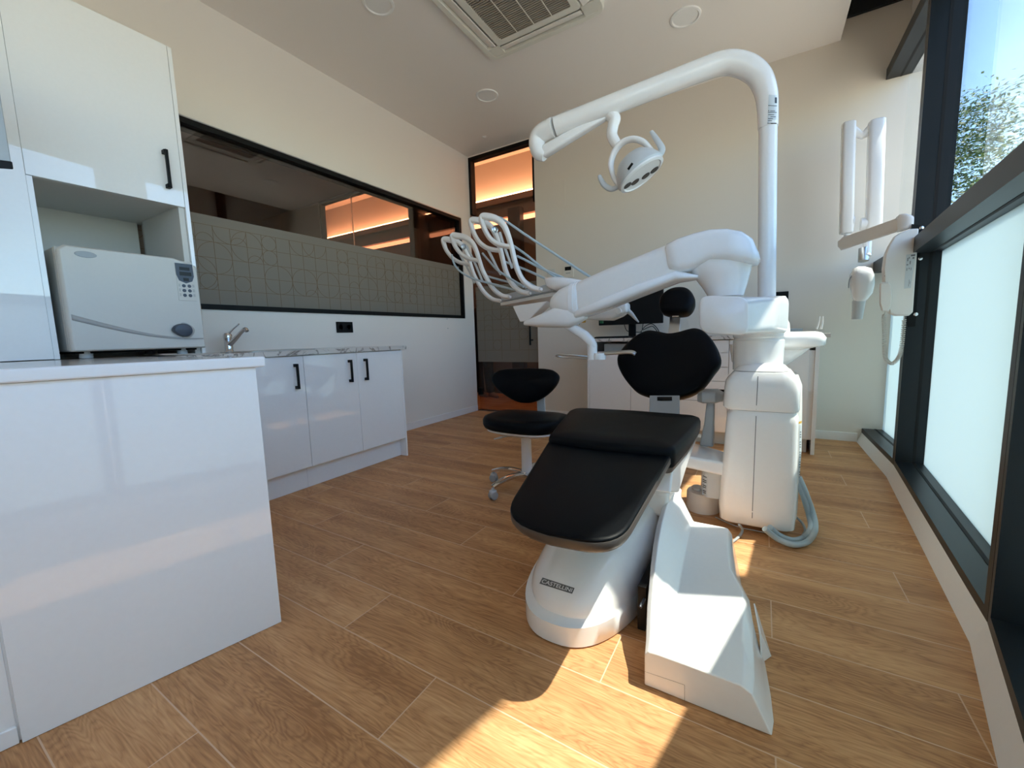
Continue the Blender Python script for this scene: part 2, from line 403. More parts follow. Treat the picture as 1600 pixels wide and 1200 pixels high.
struct(rbox('trim_1', 3.68, 4.3, -0.03, 0, 3.357, 3.66, 'anod', bevel=0))
struct(MB().quadbox([(3.68, 0.12), (4.35, 0.12), (4.35, -2.8), (3.9, -4.6), (3.3, -6.3), (3.0, -6.3), (3.68, -6.1)], 3.66, 3.75).build('ceiling_cavity', 'wall', smooth=False))
# skirtings
def off_nodes(o):
    P = []
    for i, n_ in enumerate(NODES):
        n_ = Vector(n_)
        ds = []
        if i > 0: ds.append((n_-Vector(NODES[i-1])).normalized())
        if i < len(NODES)-1: ds.append((Vector(NODES[i+1])-n_).normalized())
        d = sum(ds, Vector((0, 0))).normalized(); nn = Vector((-d.y, d.x))
        if nn.x < 0: nn = -nn
        k = 1/max(0.5, nn.dot(Vector((-ds[0].y, ds[0].x))*(1 if -ds[0].y > 0 else -1)))
        P.append(n_+nn*o*k)
    return P
sk = MB(); A, B, Cc = off_nodes(0), off_nodes(0.032), off_nodes(0.05)
sk.rings([[Vector((A[i].x, A[i].y, 0)), Vector((B[i].x, B[i].y, 0.082)), Vector((Cc[i].x, Cc[i].y, 0.082)), Vector((Cc[i].x, Cc[i].y, 0))] for i in range(len(A))])
struct(sk.build('baseboard_window', 'worktop_white', smooth=False))
struct(rbox('baseboard_back', 0.94, 3.945, -0.012, 0, 0, 0.075, 'worktop_white', bevel=0.002))
struct(rbox('baseboard_left', 0, 0.012, -1.97, -0.01, 0, 0.075, 'worktop_white', bevel=0.002))

# window wall: one window per facet (frame members, panes)
def facet_pt(i, t, off):
    a = Vector(NODES[i]); b = Vector(NODES[i+1]); d = (b-a).normalized(); n_ = Vector((-d.y, d.x))
    if n_.x < 0: n_ = -n_
    return a+d*t+n_*off, d, n_
def fbox(mb, i, t0, t1, o0, o1, z0, z1, mi=0):
    p = [facet_pt(i, t, o)[0] for t, o in ((t0, o0), (t1, o0), (t1, o1), (t0, o1))]
    mb.quadbox([(q.x, q.y) for q in p], z0, z1, mi)
for i in range(4):
    Lf = (Vector(NODES[i+1])-Vector(NODES[i])).length
    win = bpy.data.objects.new('window_%d' % (i+1), None); COL.objects.link(win)
    c = facet_pt(i, Lf/2, 0.1)[0]; win.location = (c.x, c.y, 0); WL[win.name] = Vector(win.location); struct(win)
    f = MB()
    # mullion at the far end of the facet: inner cap + body; groove lines are real slots
    s0 = 0.0 if i == 0 else 0.035
    e1 = Lf-0.035
    def member(t0, t1, z0, z1):
        fbox(f, i, t0, t1, 0.03, 0.112, z0, z1); fbox(f, i, t0, t1, 0.112, 0.122, z0+(0 if z1-z0 > 1 else 0.012), z1-(0 if z1-z0 > 1 else 0.012), 1); fbox(f, i, t0, t1, 0.122, 0.178, z0, z1)
    member(s0, e1, 0.082, 0.118)
    member(s0, e1, 1.387, 1.475)
    member(s0, e1, 2.83, 2.905)
    if i != 0: member(0.0, 0.035, 0.082, 3.60)
    member(e1, Lf, 0.082, 3.60)
    # slots seen on the mullion flanks
    fr = f.build('window_frame', ['anod', 'groove'], win, smooth=False)
    g = MB(); tg = s0 if i else 0.0
    if i: fbox(g, i, tg-0.002, tg+0.0015, 0.108, 0.122, 0.118, 3.6)
    fbox(g, i, e1-0.0015, e1+0.002, 0.108, 0.122, 0.118, 3.6)
    fbox(g, i, s0, e1, 0.108, 0.122, 0.1165, 0.1195); fbox(g, i, s0, e1, 0.108, 0.122, 1.3855, 1.389); fbox(g, i, s0, e1, 0.108, 0.122, 2.8285, 2.831)
    g.build('frame_groove', 'groove', win, smooth=False)
    p = MB(); fbox(p, i, s0-0.01, e1+0.01, 0.160, 0.166, 0.10, 1.40); p.build('frosted_pane', 'frost', win, smooth=False)
    p = MB(); fbox(p, i, s0-0.01, e1+0.01, 0.160, 0.166, 1.46, 2.84); p.build('clear_pane', 'clear', win, smooth=False)
    p = MB(); fbox(p, i, s0-0.01, e1+0.01, 0.150, 0.17, 2.90, 3.66); p.build('spandrel_panel', 'wall', win, smooth=False)

# long internal window in the left wall
wi = bpy.data.objects.new('window_5', None); COL.objects.link(wi); wi.location = (0, -1.9, z0w); WL[wi.name] = Vector(wi.location); struct(wi)
f = MB(); fw = 0.035
f.box(-0.13, 0.012, y0w, y1w, z0w, z0w+fw).box(-0.13, 0.012, y0w, y1w, z1w-fw, z1w).box(-0.13, 0.012, y0w, y0w+fw, z0w+fw, z1w-fw).box(-0.13, 0.012, y1w-fw, y1w, z0w+fw, z1w-fw)
f.build('window_frame', 'blackmetal', wi, smooth=False)
f = MB(); f.box(-0.02, 0.016, y0w, y1w+0.004, z1w, z1w+0.008).box(-0.02, 0.016, y1w, y1w+0.008, z0w, z1w); f.build('trim_strip', 'steel', wi, smooth=False)
rbox('tinted_pane', -0.032, -0.024, y0w+0.03, y1w-0.03, z0w+0.03, z1w-0.03, 'tinted', wi, bevel=0)
zf = 1.85
rbox('frosted_film', -0.0235, -0.022, y0w+0.03, y1w-0.03, z0w+0.03, zf, 'film', wi, bevel=0)
def pattern(name, parent, plane, a0, a1, b0, b1, cell, off, seed):
    """thin gold line drawing: a grid with arcs and circles"""
    rd = random.Random(seed); g = MB(); t = 0.0030
    def P(a, b): return Vector((off, a, b)) if plane == 'x' else Vector((a, off, b))
    D = Vector((1, 0, 0)) if plane == 'x' else Vector((0, 1, 0))
    def seg(p, q):
        d = (q-p); n_ = d.normalized().cross(D)*t/2; o = D*0.0006
        g.add([p+n_-o, q+n_-o, q-n_-o, p-n_-o, p+n_+o, q+n_+o, q-n_+o, p-n_+o], [(0, 1, 2, 3), (7, 6, 5, 4), (0, 4, 5, 1), (2, 6, 7, 3)])
    def arc(ca, cb, r, t0=0, t1=2*pi):
        k = max(6, int(28*(t1-t0)/(2*pi)))
        pts = [(ca+r*math.cos(t0+(t1-t0)*j/k), cb+r*math.sin(t0+(t1-t0)*j/k)) for j in range(k+1)]
        for u, v in zip(pts, pts[1:]):
            if a0 <= min(u[0], v[0]) and max(u[0], v[0]) <= a1 and b0 <= min(u[1], v[1]) and max(u[1], v[1]) <= b1: seg(P(*u), P(*v))
    nb = int((b1-b0)/cell); na = int((a1-a0)/cell)
    for j in range(nb+1): seg(P(a0, b1-j*cell), P(a1, b1-j*cell))
    for i_ in range(na+1):
        lo = b0 if rd.random() < 0.75 else b0+cell*rd.choice((1, 2)); seg(P(a1-i_*cell, lo), P(a1-i_*cell, b1))
    for i_ in range(na):
        for j in range(nb):
            q = rd.random(); ca, cb = a1-(i_+0.5)*cell, b1-(j+0.5)*cell
            if q < 0.14: arc(ca, cb, cell*0.5)
            elif q < 0.17 and i_ and j: arc(a1-i_*cell, b1-j*cell, cell*0.5)
            elif q < 0.24: arc(a1-i_*cell, b1-j*cell, cell)
            elif q < 0.36: arc(ca, cb-cell/2, cell*0.5, 0, pi)
    return g.build(name, 'brass', parent, smooth=False)
pattern('line_pattern', wi, 'x', y0w+0.05, y1w-0.04, z0w+0.04, zf-0.065, 0.108, -0.0210, 11)

# glass door in the back wall with its transom
dr = bpy.data.objects.new('door_1', None); COL.objects.link(dr); dr.location = (0.46, 0.05, 0); WL[dr.name] = Vector(dr.location); struct(dr)
f = MB(); f.box(0, 0.93, 0.0, 0.09, 3.165, 3.205).box(0, 0.035, 0.0, 0.09, 2.52, 3.165).box(0.905, 0.93, 0.0, 0.09, 2.52, 3.165)
f.build('transom_frame', 'blackmetal', dr, smooth=False)
rbox('transom_pane', 0.03, 0.91, 0.04, 0.048, 2.545, 3.17, 'transom_glass', dr, bevel=0)
rbox('door_leaf', 0.012, 0.92, 0.04, 0.05, 0.012, 2.535, 'door_glass', dr, bevel=0)
rbox('frosted_film', 0.014, 0.918, 0.0375, 0.039, 0.65, 1.62, 'film', dr, bevel=0)
pattern('line_pattern', dr, 'y', 0.02, 0.91, 0.68, 1.58, 0.13, 0.0365, 5)
hd = MB(); p = at(826, 520, y=-0.03)
hd.cyl((0.84, -0.03, 0.86), (0.84, -0.03, 1.16), 0.011).cyl((0.84, -0.03, 0.92), (0.84, 0.04, 0.92), 0.008).cyl((0.84, -0.03, 1.10), (0.84, 0.04, 1.10), 0.008)
hd.build('door_handle', 'black', dr)
rbox('hinge', 0.0, 0.06, 0.025, 0.065, 0.21, 0.30, 'black', dr, bevel=0.002)
rbox('threshold', 0.0, 0.93, 0.0, 0.1, 0.0, 0.006, 'steel', dr, bevel=0)

# hall and neighbouring room behind the glass
struct(rbox('wall_hall', -5.2, 2.0, 1.5, 1.6, 0, 2.8, 'hall', bevel=0))
struct(MB().box(-5.2, 2.0, 1.5, 1.6, 2.9, 3.19).box(-5.2, 2.0, 1.42, 1.5, 3.10, 3.19).build('wall_hall_lintel', 'hall', smooth=False))
struct(rbox('wall_hall_upper', -5.2, 2.0, 1.62, 1.7, 2.7, 4.1, 'hallceil', bevel=0))
struct(rbox('ceiling_hall', -5.2, 2.0, 0.7, 1.7, 3.86, 3.95, 'hallceil', bevel=0))
struct(rbox('trim_2', -5.2, 2.0, 0.12, 0.75, 3.55, 3.95, 'hallceil', bevel=0))
struct(rbox('trim_3', -5.2, 2.0, 1.44, 1.60, 3.20, 3.215, 'cove', bevel=0))
struct(rbox('trim_4', -5.2, 2.0, 1.52, 1.60, 2.82, 2.88, 'cove_reflection', bevel=0))  # glowing strip drawn as the reflection of the cove above, no lamp
struct(rbox('wall_hall_column', -0.28, -0.06, 1.38, 1.5, 0, 2.98, 'halldark', bevel=0.003))
struct(MB().box(-1.07, -0.12, 0, 0.12, 0, 3.66).box(-5.2, -3.06, 0, 0.12, 0, 3.66).box(-3.06, -1.07, 0, 0.12, 3.24, 3.66).build('wall_neighbour', 'hall', smooth=False))
struct(rbox('wall_far', -5.3, -5.2, -6.4, 2.0, 0, 3.9, 'hall', bevel=0))
struct(rbox('wall_neighbour_front', -5.2, -0.12, -6.3, -6.2, 0, 3.66, 'hall', bevel=0))
struct(rbox('ceiling_neighbour', -5.2, -0.12, -6.2, 0.0, 3.25, 3.4, 'hallceil', bevel=0))
struct(rbox('wall_hall_end', 2.0, 2.1, 0.12, 1.7, 0, 3.9, 'hall', bevel=0))
wn_ = bpy.data.objects.new('window_6', None); COL.objects.link(wn_); wn_.location = (-2.06, 0.05, 0); WL[wn_.name] = Vector(wn_.location); struct(wn_)
MB().box(-3.06, -1.07, 0.01, 0.09, 3.2, 3.24).box(-3.06, -3.02, 0.01, 0.09, 0, 3.2).build('window_frame', 'blackmetal', wn_, smooth=False)
rbox('pane', -3.02, -1.07, 0.045, 0.05, 0, 3.2, 'transom_glass', wn_, bevel=0)
rbox('glazing_joint', -2.31, -2.30, 0.04, 0.055, 0, 3.2, 'steel', wn_, bevel=0)

# ------------------------------------------------------------------ ceiling fittings
def add_downlight(x, y, r, label, first=[]):
    if not first:
        t = thing('ceiling_downlight', label, 'ceiling light', (x, y, H), 'round downlights in the ceiling'); WL[t.name] = Vector((0, 0, 0)); t.location = (0, 0, 0)
        MB().lathe((0, 0, 0), [(r*0.80, 0.002), (r*0.80, -0.004), (r*0.86, -0.010), (r*0.97, -0.008), (r, 0.002)], 48).build('trim_ring', 'worktop_white', t)
        MB().lathe((0, 0, 0), [(0.0005, -0.005), (r*0.5, -0.005), (r*0.79, -0.0045), (r*0.80, 0.003), (0.0005, 0.003)], 48).build('diffuser', 'worktop_white', t)
        t.location = (x, y, H); first.append(t); return t
    c = copy_tree(first[0]); c.location = (x, y, H); c['label'] = label; return c
add_downlight(0.953, -0.959, 0.105, 'round white recessed downlight between the air conditioner and the glass door')
add_downlight(0.953, -2.24, 0.105, 'round white recessed downlight cut by the top edge, left of the air conditioner')
add_downlight(2.68, -0.955, 0.105, 'round white recessed downlight on the window side, right of the air conditioner')
c = thing('ceiling_speaker', 'small round grey ceiling fitting half hidden behind the lamp arm', 'speaker', (1.45, -0.22, H))
MB().lathe((1.45, -0.22, H), [(0.066, 0.002), (0.066, -0.004), (0.072, -0.009), (0.085, -0.002), (0.085, 0.002)], 40).build('trim_ring', 'worktop_white', c)
MB().lathe((1.45, -0.22, H), [(0.0005, -0.003), (0.066, -0.003), (0.066, 0.002), (0.0005, 0.002)], 40).build('grille', 'lightgrey', c)
c = thing('smoke_sensor', 'tiny round white sensor on the ceiling near the door corner', 'sensor', (0.473, -0.313, H))
MB().lathe((0.473, -0.313, H), [(0.0005, -0.012), (0.012, -0.012), (0.016, -0.006), (0.028, -0.004), (0.028, 0.001), (0.0005, 0.001)], 24).build('sensor_body', 'worktop_white', c)

ax0, ax1, ay0, ay1 = 1.285, 2.235, -2.30, -1.35
ac = thing('air_conditioner', 'square cream cassette air conditioner set in the ceiling with brown grille', 'air conditioner', ((ax0+ax1)/2, (ay0+ay1)/2, H-0.03))
cx, cy_ = (ax0+ax1)/2, (ay0+ay1)/2; hs = 0.475
p = MB()
def frame_ring(mb, a, b, z0, z1, e=14):
    # square ring from half size a (outer) to b (inner)
    o = sring((cx, cy_, 0), (a, 0, 0), (0, a, 0), e, 64); i_ = sring((cx, cy_, 0), (b, 0, 0), (0, b, 0), 40, 64)
    R = [[Vector((q.x, q.y, z)) for q in ring] for ring, z in ((i_, z1), (o, z1), (o, z0+0.012), ([cx_ for cx_ in [Vector((cx+(q.x-cx)*0.985, cy_+(q.y-cy_)*0.985, 0)) for q in o]], z0), (i_, z0), (i_, z1))]
    mb.rings(R, caps=False)
frame_ring(p, hs, 0.43, H-0.032, H+0.002)
p.build('outer_frame', 'ac', ac, smooth=True)
p = MB(); vs = 0.355
for sx, sy in ((1, 0), (-1, 0), (0, 1), (0, -1)):
    # blind corners and inner border
    pass
p.box(cx-0.43, cx+0.43, cy_-0.43, cy_+0.43, H-0.006, H+0.001)
p.build('tray', 'ac', ac, smooth=False)
for sx in (-1, 1):
    for sy in (-1, 1):
        MB().box(*(sorted((cx+sx*0.33, cx+sx*0.436))), *(sorted((cy_+sy*0.33, cy_+sy*0.436))), H-0.030, H).build('corner_cover', 'ac', ac, bevel=0.006)
p = MB(); frame_ring(p, 0.34, 0.285, H-0.036, H-0.004, 30); p.build('grille_frame', 'ac', ac)
for k, (sx, sy) in enumerate(((1, 0), (-1, 0), (0, 1), (0, -1))):
    q = MB(); c_ = Vector((cx+sx*0.385, cy_+sy*0.385, H-0.022)); a = Vector((-sy, sx, 0)); nrm = Vector((sx, sy, 0))
    q.tube([c_-a*0.32, c_+a*0.32], [(0.036, 0.007)]*2, 16, sq=3, res=1, up=nrm+Vector((0, 0, 0.35)))
    q.build('flap', 'plastic_warm', ac)
q = MB(); q.box(cx-0.29, cx+0.29, cy_-0.29, cy_+0.29, H-0.014, H-0.008); q.build('grille_back', 'grille', ac, smooth=False)
q = MB()
for k in range(33):
    y = cy_-0.28+k*0.0175; q.box(cx-0.285, cx+0.285, y, y+0.0075, H-0.034, H-0.018)
q.build('grille_slats', 'slat', ac, smooth=False)
q = MB()
for k in (-0.14, 0, 0.14): q.box(cx+k-0.0025, cx+k+0.0025, cy_-0.285, cy_+0.285, H-0.036, H-0.030)
q.build('grille_ribs', 'ac', ac, smooth=False)

# ------------------------------------------------------------------ wall fittings
def plate(name, label, cat, x0, x1, y0, y1, z0, z1, m_, extra=None):
    t = thing(name, label, cat, ((x0+x1)/2, (y0+y1)/2, (z0+z1)/2)); rbox('plate', x0, x1, y0, y1, z0, z1, m_, t, bevel=0.002)
    if extra: extra(t)
    return t
def outlets(t, plane):
    pass
def sock_l(t):
    for y in (-2.022, -1.938):
        MB().lathe((0.012, y, 1.098), [(0.0005, 0.0), (0.019, 0.0), (0.022, 0.002), (0.0225, 0.0), (0.0225, -0.003), (0.0005, -0.003)], 24, axis=(1, 0, 0)).build('socket_outlet', 'black', t)
plate('wall_socket', 'black double wall socket above the marble counter on the window wall', 'socket', 0, 0.012, -2.065, -1.897, 1.05, 1.146, 'black', sock_l)['label'] = 'black double wall socket above the marble counter under the long internal window'
def sock_b(t):
    for x in (3.33, 3.385):
        MB().lathe((x, -0.012, 1.25), [(0.0005, 0.0), (0.016, 0.0), (0.018, 0.002), (0.0185, 0.0), (0.0185, -0.003), (0.0005, -0.003)], 24, axis=(0, -1, 0)).build('socket_outlet', 'black', t)
plate('wall_socket', 'black wall socket on the back wall just right of the lamp pole', 'socket', 3.27, 3.415, -0.012, 0, 1.208, 1.292, 'black', sock_b)
def therm(t):
    rbox('display', 1.30, 1.375, -0.0145, -0.011, 1.69, 1.73, 'display', t, bevel=0)
    rbox('button', 1.31, 1.365, -0.014, -0.011, 1.655, 1.665, 'ivory2', t, bevel=0.001)
plate('thermostat', 'square cream wall thermostat with dark display on the back wall', 'thermostat', 1.275, 1.40, -0.012, 0, 1.61, 1.755, 'wall_back_shaded', therm)
plate('switch_plate', 'blank cream switch plate left of the thermostat', 'switch', 1.07, 1.17, -0.008, 0, 1.60, 1.73, 'ivory')
ap = thing('access_panel', 'faint outline of a painted access panel high on the back wall', 'panel', (1.19, 0, 2.55))
rbox('panel', 1.06, 1.31, -0.003, 0.001, 2.40, 2.68, 'wall_back_shaded', ap, bevel=0.0015)
for y, z, lb in ((-0.55, 1.20, 'tiny screw in the left wall just under the window corner'), (-0.54, 1.09, 'tiny screw in the left wall, the lower of the pair under the window corner')):
    t = thing('wall_screw', lb, 'screw', (0, y, z)); MB().cyl((0, y, z), (0.006, y, z), 0.006, 0.004, 10).build('screw_head', 'steel', t)

# ------------------------------------------------------------------ peninsula, worktops, base units
def handle(parent, a, b, out, name='handle'):
    """square bow handle between a and b standing out along `out`"""
    a = Vector(a); b = Vector(b); o = Vector(out); d = (b-a).normalized(); q = MB()
    def bar(p0, p1, w, axis_u):
        t = (p1-p0).normalized(); u = Vector(axis_u); v = t.cross(u)
        R = [[p+u*w*s1+v*w*s2 for s1, s2 in ((-1, -1), (1, -1), (1, 1), (-1, 1))] for p in (p0, p1)]
        q.rings(R)
    L_ = o.length; on = o.normalized()
    bar(a, a+o, 0.0095, d); bar(b, b+o, 0.0095, d); bar(a+on*L_-d*0.0095, b+on*L_+d*0.0095, 0.0065, on)
    return q.build(name, 'black', parent, bevel=0.0015)
# peninsula body: end panel facing the window
PA = Vector((1.824, -3.695)); PB = Vector((1.691, -4.269)); dPB = (PB-PA).normalized(); PC = PB+dPB*0.0
pen = thing('peninsula_cabinet', 'large glossy white end panel of the peninsula cabinet in the left foreground', 'cabinet', (1.2, -4.0, 0))
inn = Vector((-1, 0.05))
th = 0.02
panel = [PA, PB, PB+Vector((-th, 0.004)), PA+Vector((-th, 0.004))]
MB().quadbox([tuple(v) for v in panel], 0.001, 0.895).build('end_panel', 'lacquer', pen, bevel=0.0015)
MB().quadbox([(1.80, -3.71), (1.675, -4.26), (1.675, -4.6), (0.73, -4.6), (0.73, -3.71)], 0.001, 0.893).build('carcass', 'lacquer', pen, bevel=0.002)
nxt = PB+dPB*0.55
MB().quadbox([(PB.x-0.012, PB.y-0.003), (nxt.x-0.012, nxt.y), (nxt.x-0.1, nxt.y), (PB.x-0.1, PB.y-0.003)], 0.05, 0.893).build('side_door', 'lacquer', pen, bevel=0.002)
MB().quadbox([(PB.x-0.006, PB.y-0.003), (nxt.x-0.006, nxt.y), (nxt.x-0.1, nxt.y), (PB.x-0.1, PB.y-0.003)], 0.001, 0.046).build('plinth', 'lacquer', pen, bevel=0.002)
# worktops
pt = thing('peninsula_worktop', 'white peninsula worktop with square edge in the left foreground', 'worktop', (1.2, -4.0, 0.895))
WA = Vector((1.845, -3.672)); WB = WA+dPB*1.25
MB().quadbox([(WA.x, WA.y), (WB.x, WB.y), (WB.x-0.018, WB.y+0.004), (WA.x-0.018, WA.y)], 0.896, 0.930).build('front_edge', 'worktop_white', pt, bevel=0.006, seg=3)
MB().quadbox([(WA.x-0.018, WA.y), (WB.x-0.018, WB.y), (0.735, WB.y), (0.735, WA.y)], 0.896, 0.929).build('top', 'marble', pt, bevel=0.002)
bt = thing('marble_worktop', 'narrow marble patterned worktop along the left wall with the sink', 'worktop', (0.36, -2.8, 0.9))
sx0, sx1, sy0, sy1 = 0.16, 0.56, -3.08, -2.63
q = MB(); q.box(0, 0.732, -4.9, sy0, 0.893, 0.922).box(0, 0.732, sy1, -1.952, 0.893, 0.922).box(0, sx0, sy0, sy1, 0.893, 0.922).box(sx1, 0.732, sy0, sy1, 0.893, 0.922)
q.build('top', 'marble', bt, smooth=False)
sk_ = thing('sink', 'inset steel sink in the marble worktop beside the tall cupboard', 'sink', (0.36, -2.85, 0.92))
q = MB(); c0 = Vector((0.36, -2.855, 0)); R = []
for s, z in ((1.06, 0.9225), (1.06, 0.9265), (1.0, 0.9265), (0.97, 0.915), (0.93, 0.78), (0.80, 0.76), (0.05, 0.758)):
    R.append(sring(c0+Vector((0, 0, z)), (0.2*s, 0, 0), (0, 0.225*s, 0), 6, 40))
q.rings(R); q.build('basin', 'steel', sk_)
fc = thing('tap', 'chrome single lever basin tap standing behind the peninsula', 'tap', (0.12, -2.82, 0.922))
fx, fy = at(368, 552, z=0.922).x, 0
fp = Vector((0.13, -3.00, 0.922))
q = MB(); q.lathe(fp, [(0.0005, 0), (0.030, 0), (0.030, 0.006), (0.026, 0.012), (0.025, 0.085), (0.027, 0.09), (0.027, 0.115), (0.018, 0.128), (0.0005, 0.13)], 28); q.build('body', 'chrome', fc)
q = MB(); q.tube([fp+Vector((0.01, 0.0, 0.05)), fp+Vector((0.06, 0.015, 0.085)), fp+Vector((0.12, 0.03, 0.13)), fp+Vector((0.155, 0.04, 0.15)), fp+Vector((0.17, 0.043, 0.135))], [0.018, 0.015, 0.012, 0.012, 0.012], 14); q.build('spout', 'chrome', fc)
q = MB(); q.tube([fp+Vector((0, 0, 0.115)), fp+Vector((0.04, 0.015, 0.15)), fp+Vector((0.10, 0.03, 0.185))], [(0.012, 0.009), (0.010, 0.006), (0.008, 0.004)], 12); q.build('lever', 'chrome', fc)

def base_unit(name, label, y0, y1, doors, end=False):
    t = thing(name, label, 'cabinet', (0.36, (y0+y1)/2, 0))
    rbox('carcass', 0.002, 0.692, y0, y1, 0.152, 0.752, 'lacquer', t, bevel=0.001)
    rbox('top_rail', 0.66, 0.692, y0, y1, 0.753, 0.892, 'lacquer', t, bevel=0.001)
    rbox('kickboard', 0.60, 0.645, y0, y1-(0.016 if end else 0), 0.001, 0.152, 'lacquer', t, bevel=0.001)
    for a, b, hy in doors:
        d = rbox('door', 0.694, 0.712, a+0.0012, b-0.0012, 0.157, 0.887, 'lacquer', t, bevel=0.0012)
        handle(d, (0.712, hy, 0.69), (0.712, hy, 0.83), (0.028, 0, 0))
    if end: rbox('end_panel', 0.05, 0.712, y1-0.016, y1, 0.001, 0.892, 'lacquer', t, bevel=0.001)
    return t
base_unit('base_cabinet', 'glossy white single door base cabinet beside the peninsula with one black handle', -3.27, -2.840, [(-3.27, -2.840, -2.90)])
base_unit('base_cabinet', 'glossy white double door base cabinet at the far end with two black handles', -2.839, -1.985, [(-2.839, -2.430, -2.50), (-2.430, -2.001, -2.365)], True)

# ------------------------------------------------------------------ tall cupboard with niche, autoclave, neighbour cupboard
tc_ = thing('tall_cupboard', 'tall white wall cupboard with upper door and open niche, standing on the worktop', 'cabinet', (0.3, -3.62, 0.922))
ty0, ty1 = -3.905, -3.330
rbox('side_panel', 0.002, 0.60, ty1-0.018, ty1, 0.930, 2.485, 'lacquer', tc_, bevel=0.001)
MB().rings([[Vector((x, y, z)) for x, z in ((0.002, 0.930), (0.60, 0.930), (0.60, 1.695), (0.579, 1.695), (0.579, 2.485), (0.002, 2.485))] for y in (ty0+0.0005, ty0+0.018)]).build('side_panel', 'lacquer', tc_, smooth=False)
rbox('upper_body', 0.002, 0.578, ty0+0.019, ty1-0.019, 1.702, 2.485, 'hingebrown', tc_, bevel=0.001)
rbox('niche_back', 0.002, 0.04, ty0+0.019, ty1-0.05, 0.930, 1.702, 'hingebrown', tc_, bevel=0.001)
rbox('niche_lining', 0.10, 0.585, ty1-0.045, ty1-0.019, 0.930, 1.702, 'hingebrown', tc_, bevel=0.001)
dd = rbox('door', 0.580, 0.600, ty0+0.001, ty1-0.020, 1.698, 2.485, 'lacquer', tc_, bevel=0.0012)
h0 = at(256, 236, x=0.60); h1 = at(262, 292, x=0.60)
handle(dd, (0.60, h1.y, h1.z), (0.60, h1.y, h1.z+0.165), (0.030, 0, 0))
t2 = thing('tall_cupboard', 'full height glossy white cupboard front at the left edge of the picture', 'cabinet', (0.3, -4.3, 0.922))
rbox('front_panel', 0.580, 0.604, -4.62, ty0-0.0005, 0.931, 2.50, 'lacquer', t2, bevel=0.0015)
rbox('carcass', 0.002, 0.578, -4.62, ty0-0.0005, 0.931, 2.49, 'lacquer', t2, bevel=0.0015)
mo = thing('wall_monitor', 'grey backed monitor edge hanging at the far left of the picture', 'monitor', (1.0, -4.0, 1.8))
a = at(20, 255, x=1.2); b = at(8, 75, x=1.2)
MB().add([(1.2, -4.045, 1.555), (1.2, -4.045, 2.05), (1.2, -4.5, 2.05), (1.2, -4.5, 1.49), (1.16, -4.045, 1.575), (1.16, -4.045, 2.05), (1.16, -4.5, 2.05), (1.16, -4.5, 1.51)],
         [(0, 1, 2, 3), (7, 6, 5, 4), (0, 4, 5, 1), (1, 5, 6, 2), (2, 6, 7, 3), (3, 7, 4, 0)]).build('screen_housing', 'greyplastic', mo, bevel=0.003)
MB().add([(1.204, -4.043, 1.537), (1.204, -4.043, 1.56), (1.204, -4.5, 1.50), (1.204, -4.5, 1.44), (1.15, -4.043, 1.555), (1.15, -4.043, 1.58), (1.15, -4.5, 1.52), (1.15, -4.5, 1.46)],
         [(0, 1, 2, 3), (7, 6, 5, 4), (0, 4, 5, 1), (1, 5, 6, 2), (2, 6, 7, 3), (3, 7, 4, 0)]).build('bottom_bezel', 'black', mo, bevel=0.003)
MB().cyl((1.18, -4.3, 1.8), (0.6, -4.3, 1.8), 0.02).build('wall_arm', 'black', mo)

# autoclave
au = thing('autoclave', 'cream benchtop autoclave in the cupboard niche with keypad and slate latch', 'autoclave', (0.36, -3.62, 0.93))
def ap_(px, py, x=0.665): return at(px, py, x=x)
bl, br_, tl, tr = ap_(107, 547), ap_(320, 540), ap_(80, 371), ap_(258, 392)
ya, yb, za, zb = -3.860, -3.352, 0.960, 1.418
q = MB(); q.box(0.10, 0.60, ya, yb, za, zb); q.build('body', 'ivory', au, bevel=0.012, seg=3)
q = MB(); q.box(0.602, 0.622, ya, yb-0.005, za+0.004, zb-0.004); q.build('door_frame', 'ivory', au, bevel=0.004)
q = MB(); st = []
o = [(ya+0.0, za), (yb, za), (yb, zb-0.08), (yb-0.004, zb-0.03), (yb-0.10, zb), (ya+0.02, zb), (ya, zb-0.02)]
R = [[Vector((0.628, y, z)) for y, z in o], [Vector((0.655, y, z)) for y, z in o], [Vector((0.668, ya+(yb-ya)/2+(y-(ya+yb)/2)*0.975, (za+zb)/2+(z-(za+zb)/2)*0.975)) for y, z in o]]
q.rings(R); q.build('door', 'ivory', au, bevel=0.004)
# curved grey band
q = MB(); n_ = 24; V = []; 
for k in range(n_+1):
    t = k/n_; y = ya+0.012+(yb-ya-0.024)*t; zc = za+0.155-0.105*math.sin(t*pi/2*1.05)-0.0*t; w = 0.016*(1-t*0.9)+0.002
    V += [(0.6690, y, zc-w), (0.6690, y, zc+w*0.4)]
q.add(V, [(2*k, 2*k+2, 2*k+3, 2*k+1) for k in range(n_)]); q.build('curved_band', 'ivory2', au, solid=0.002)
q = MB(); q.rings([sring((0.668, -3.775, 1.385), (0, 0.036, 0), (0, 0, 0.014), 2, 32), sring((0.6705, -3.775, 1.385), (0, 0.034, 0), (0, 0, 0.0125), 2, 32)]); q.build('oval_badge', 'greyplastic', au)
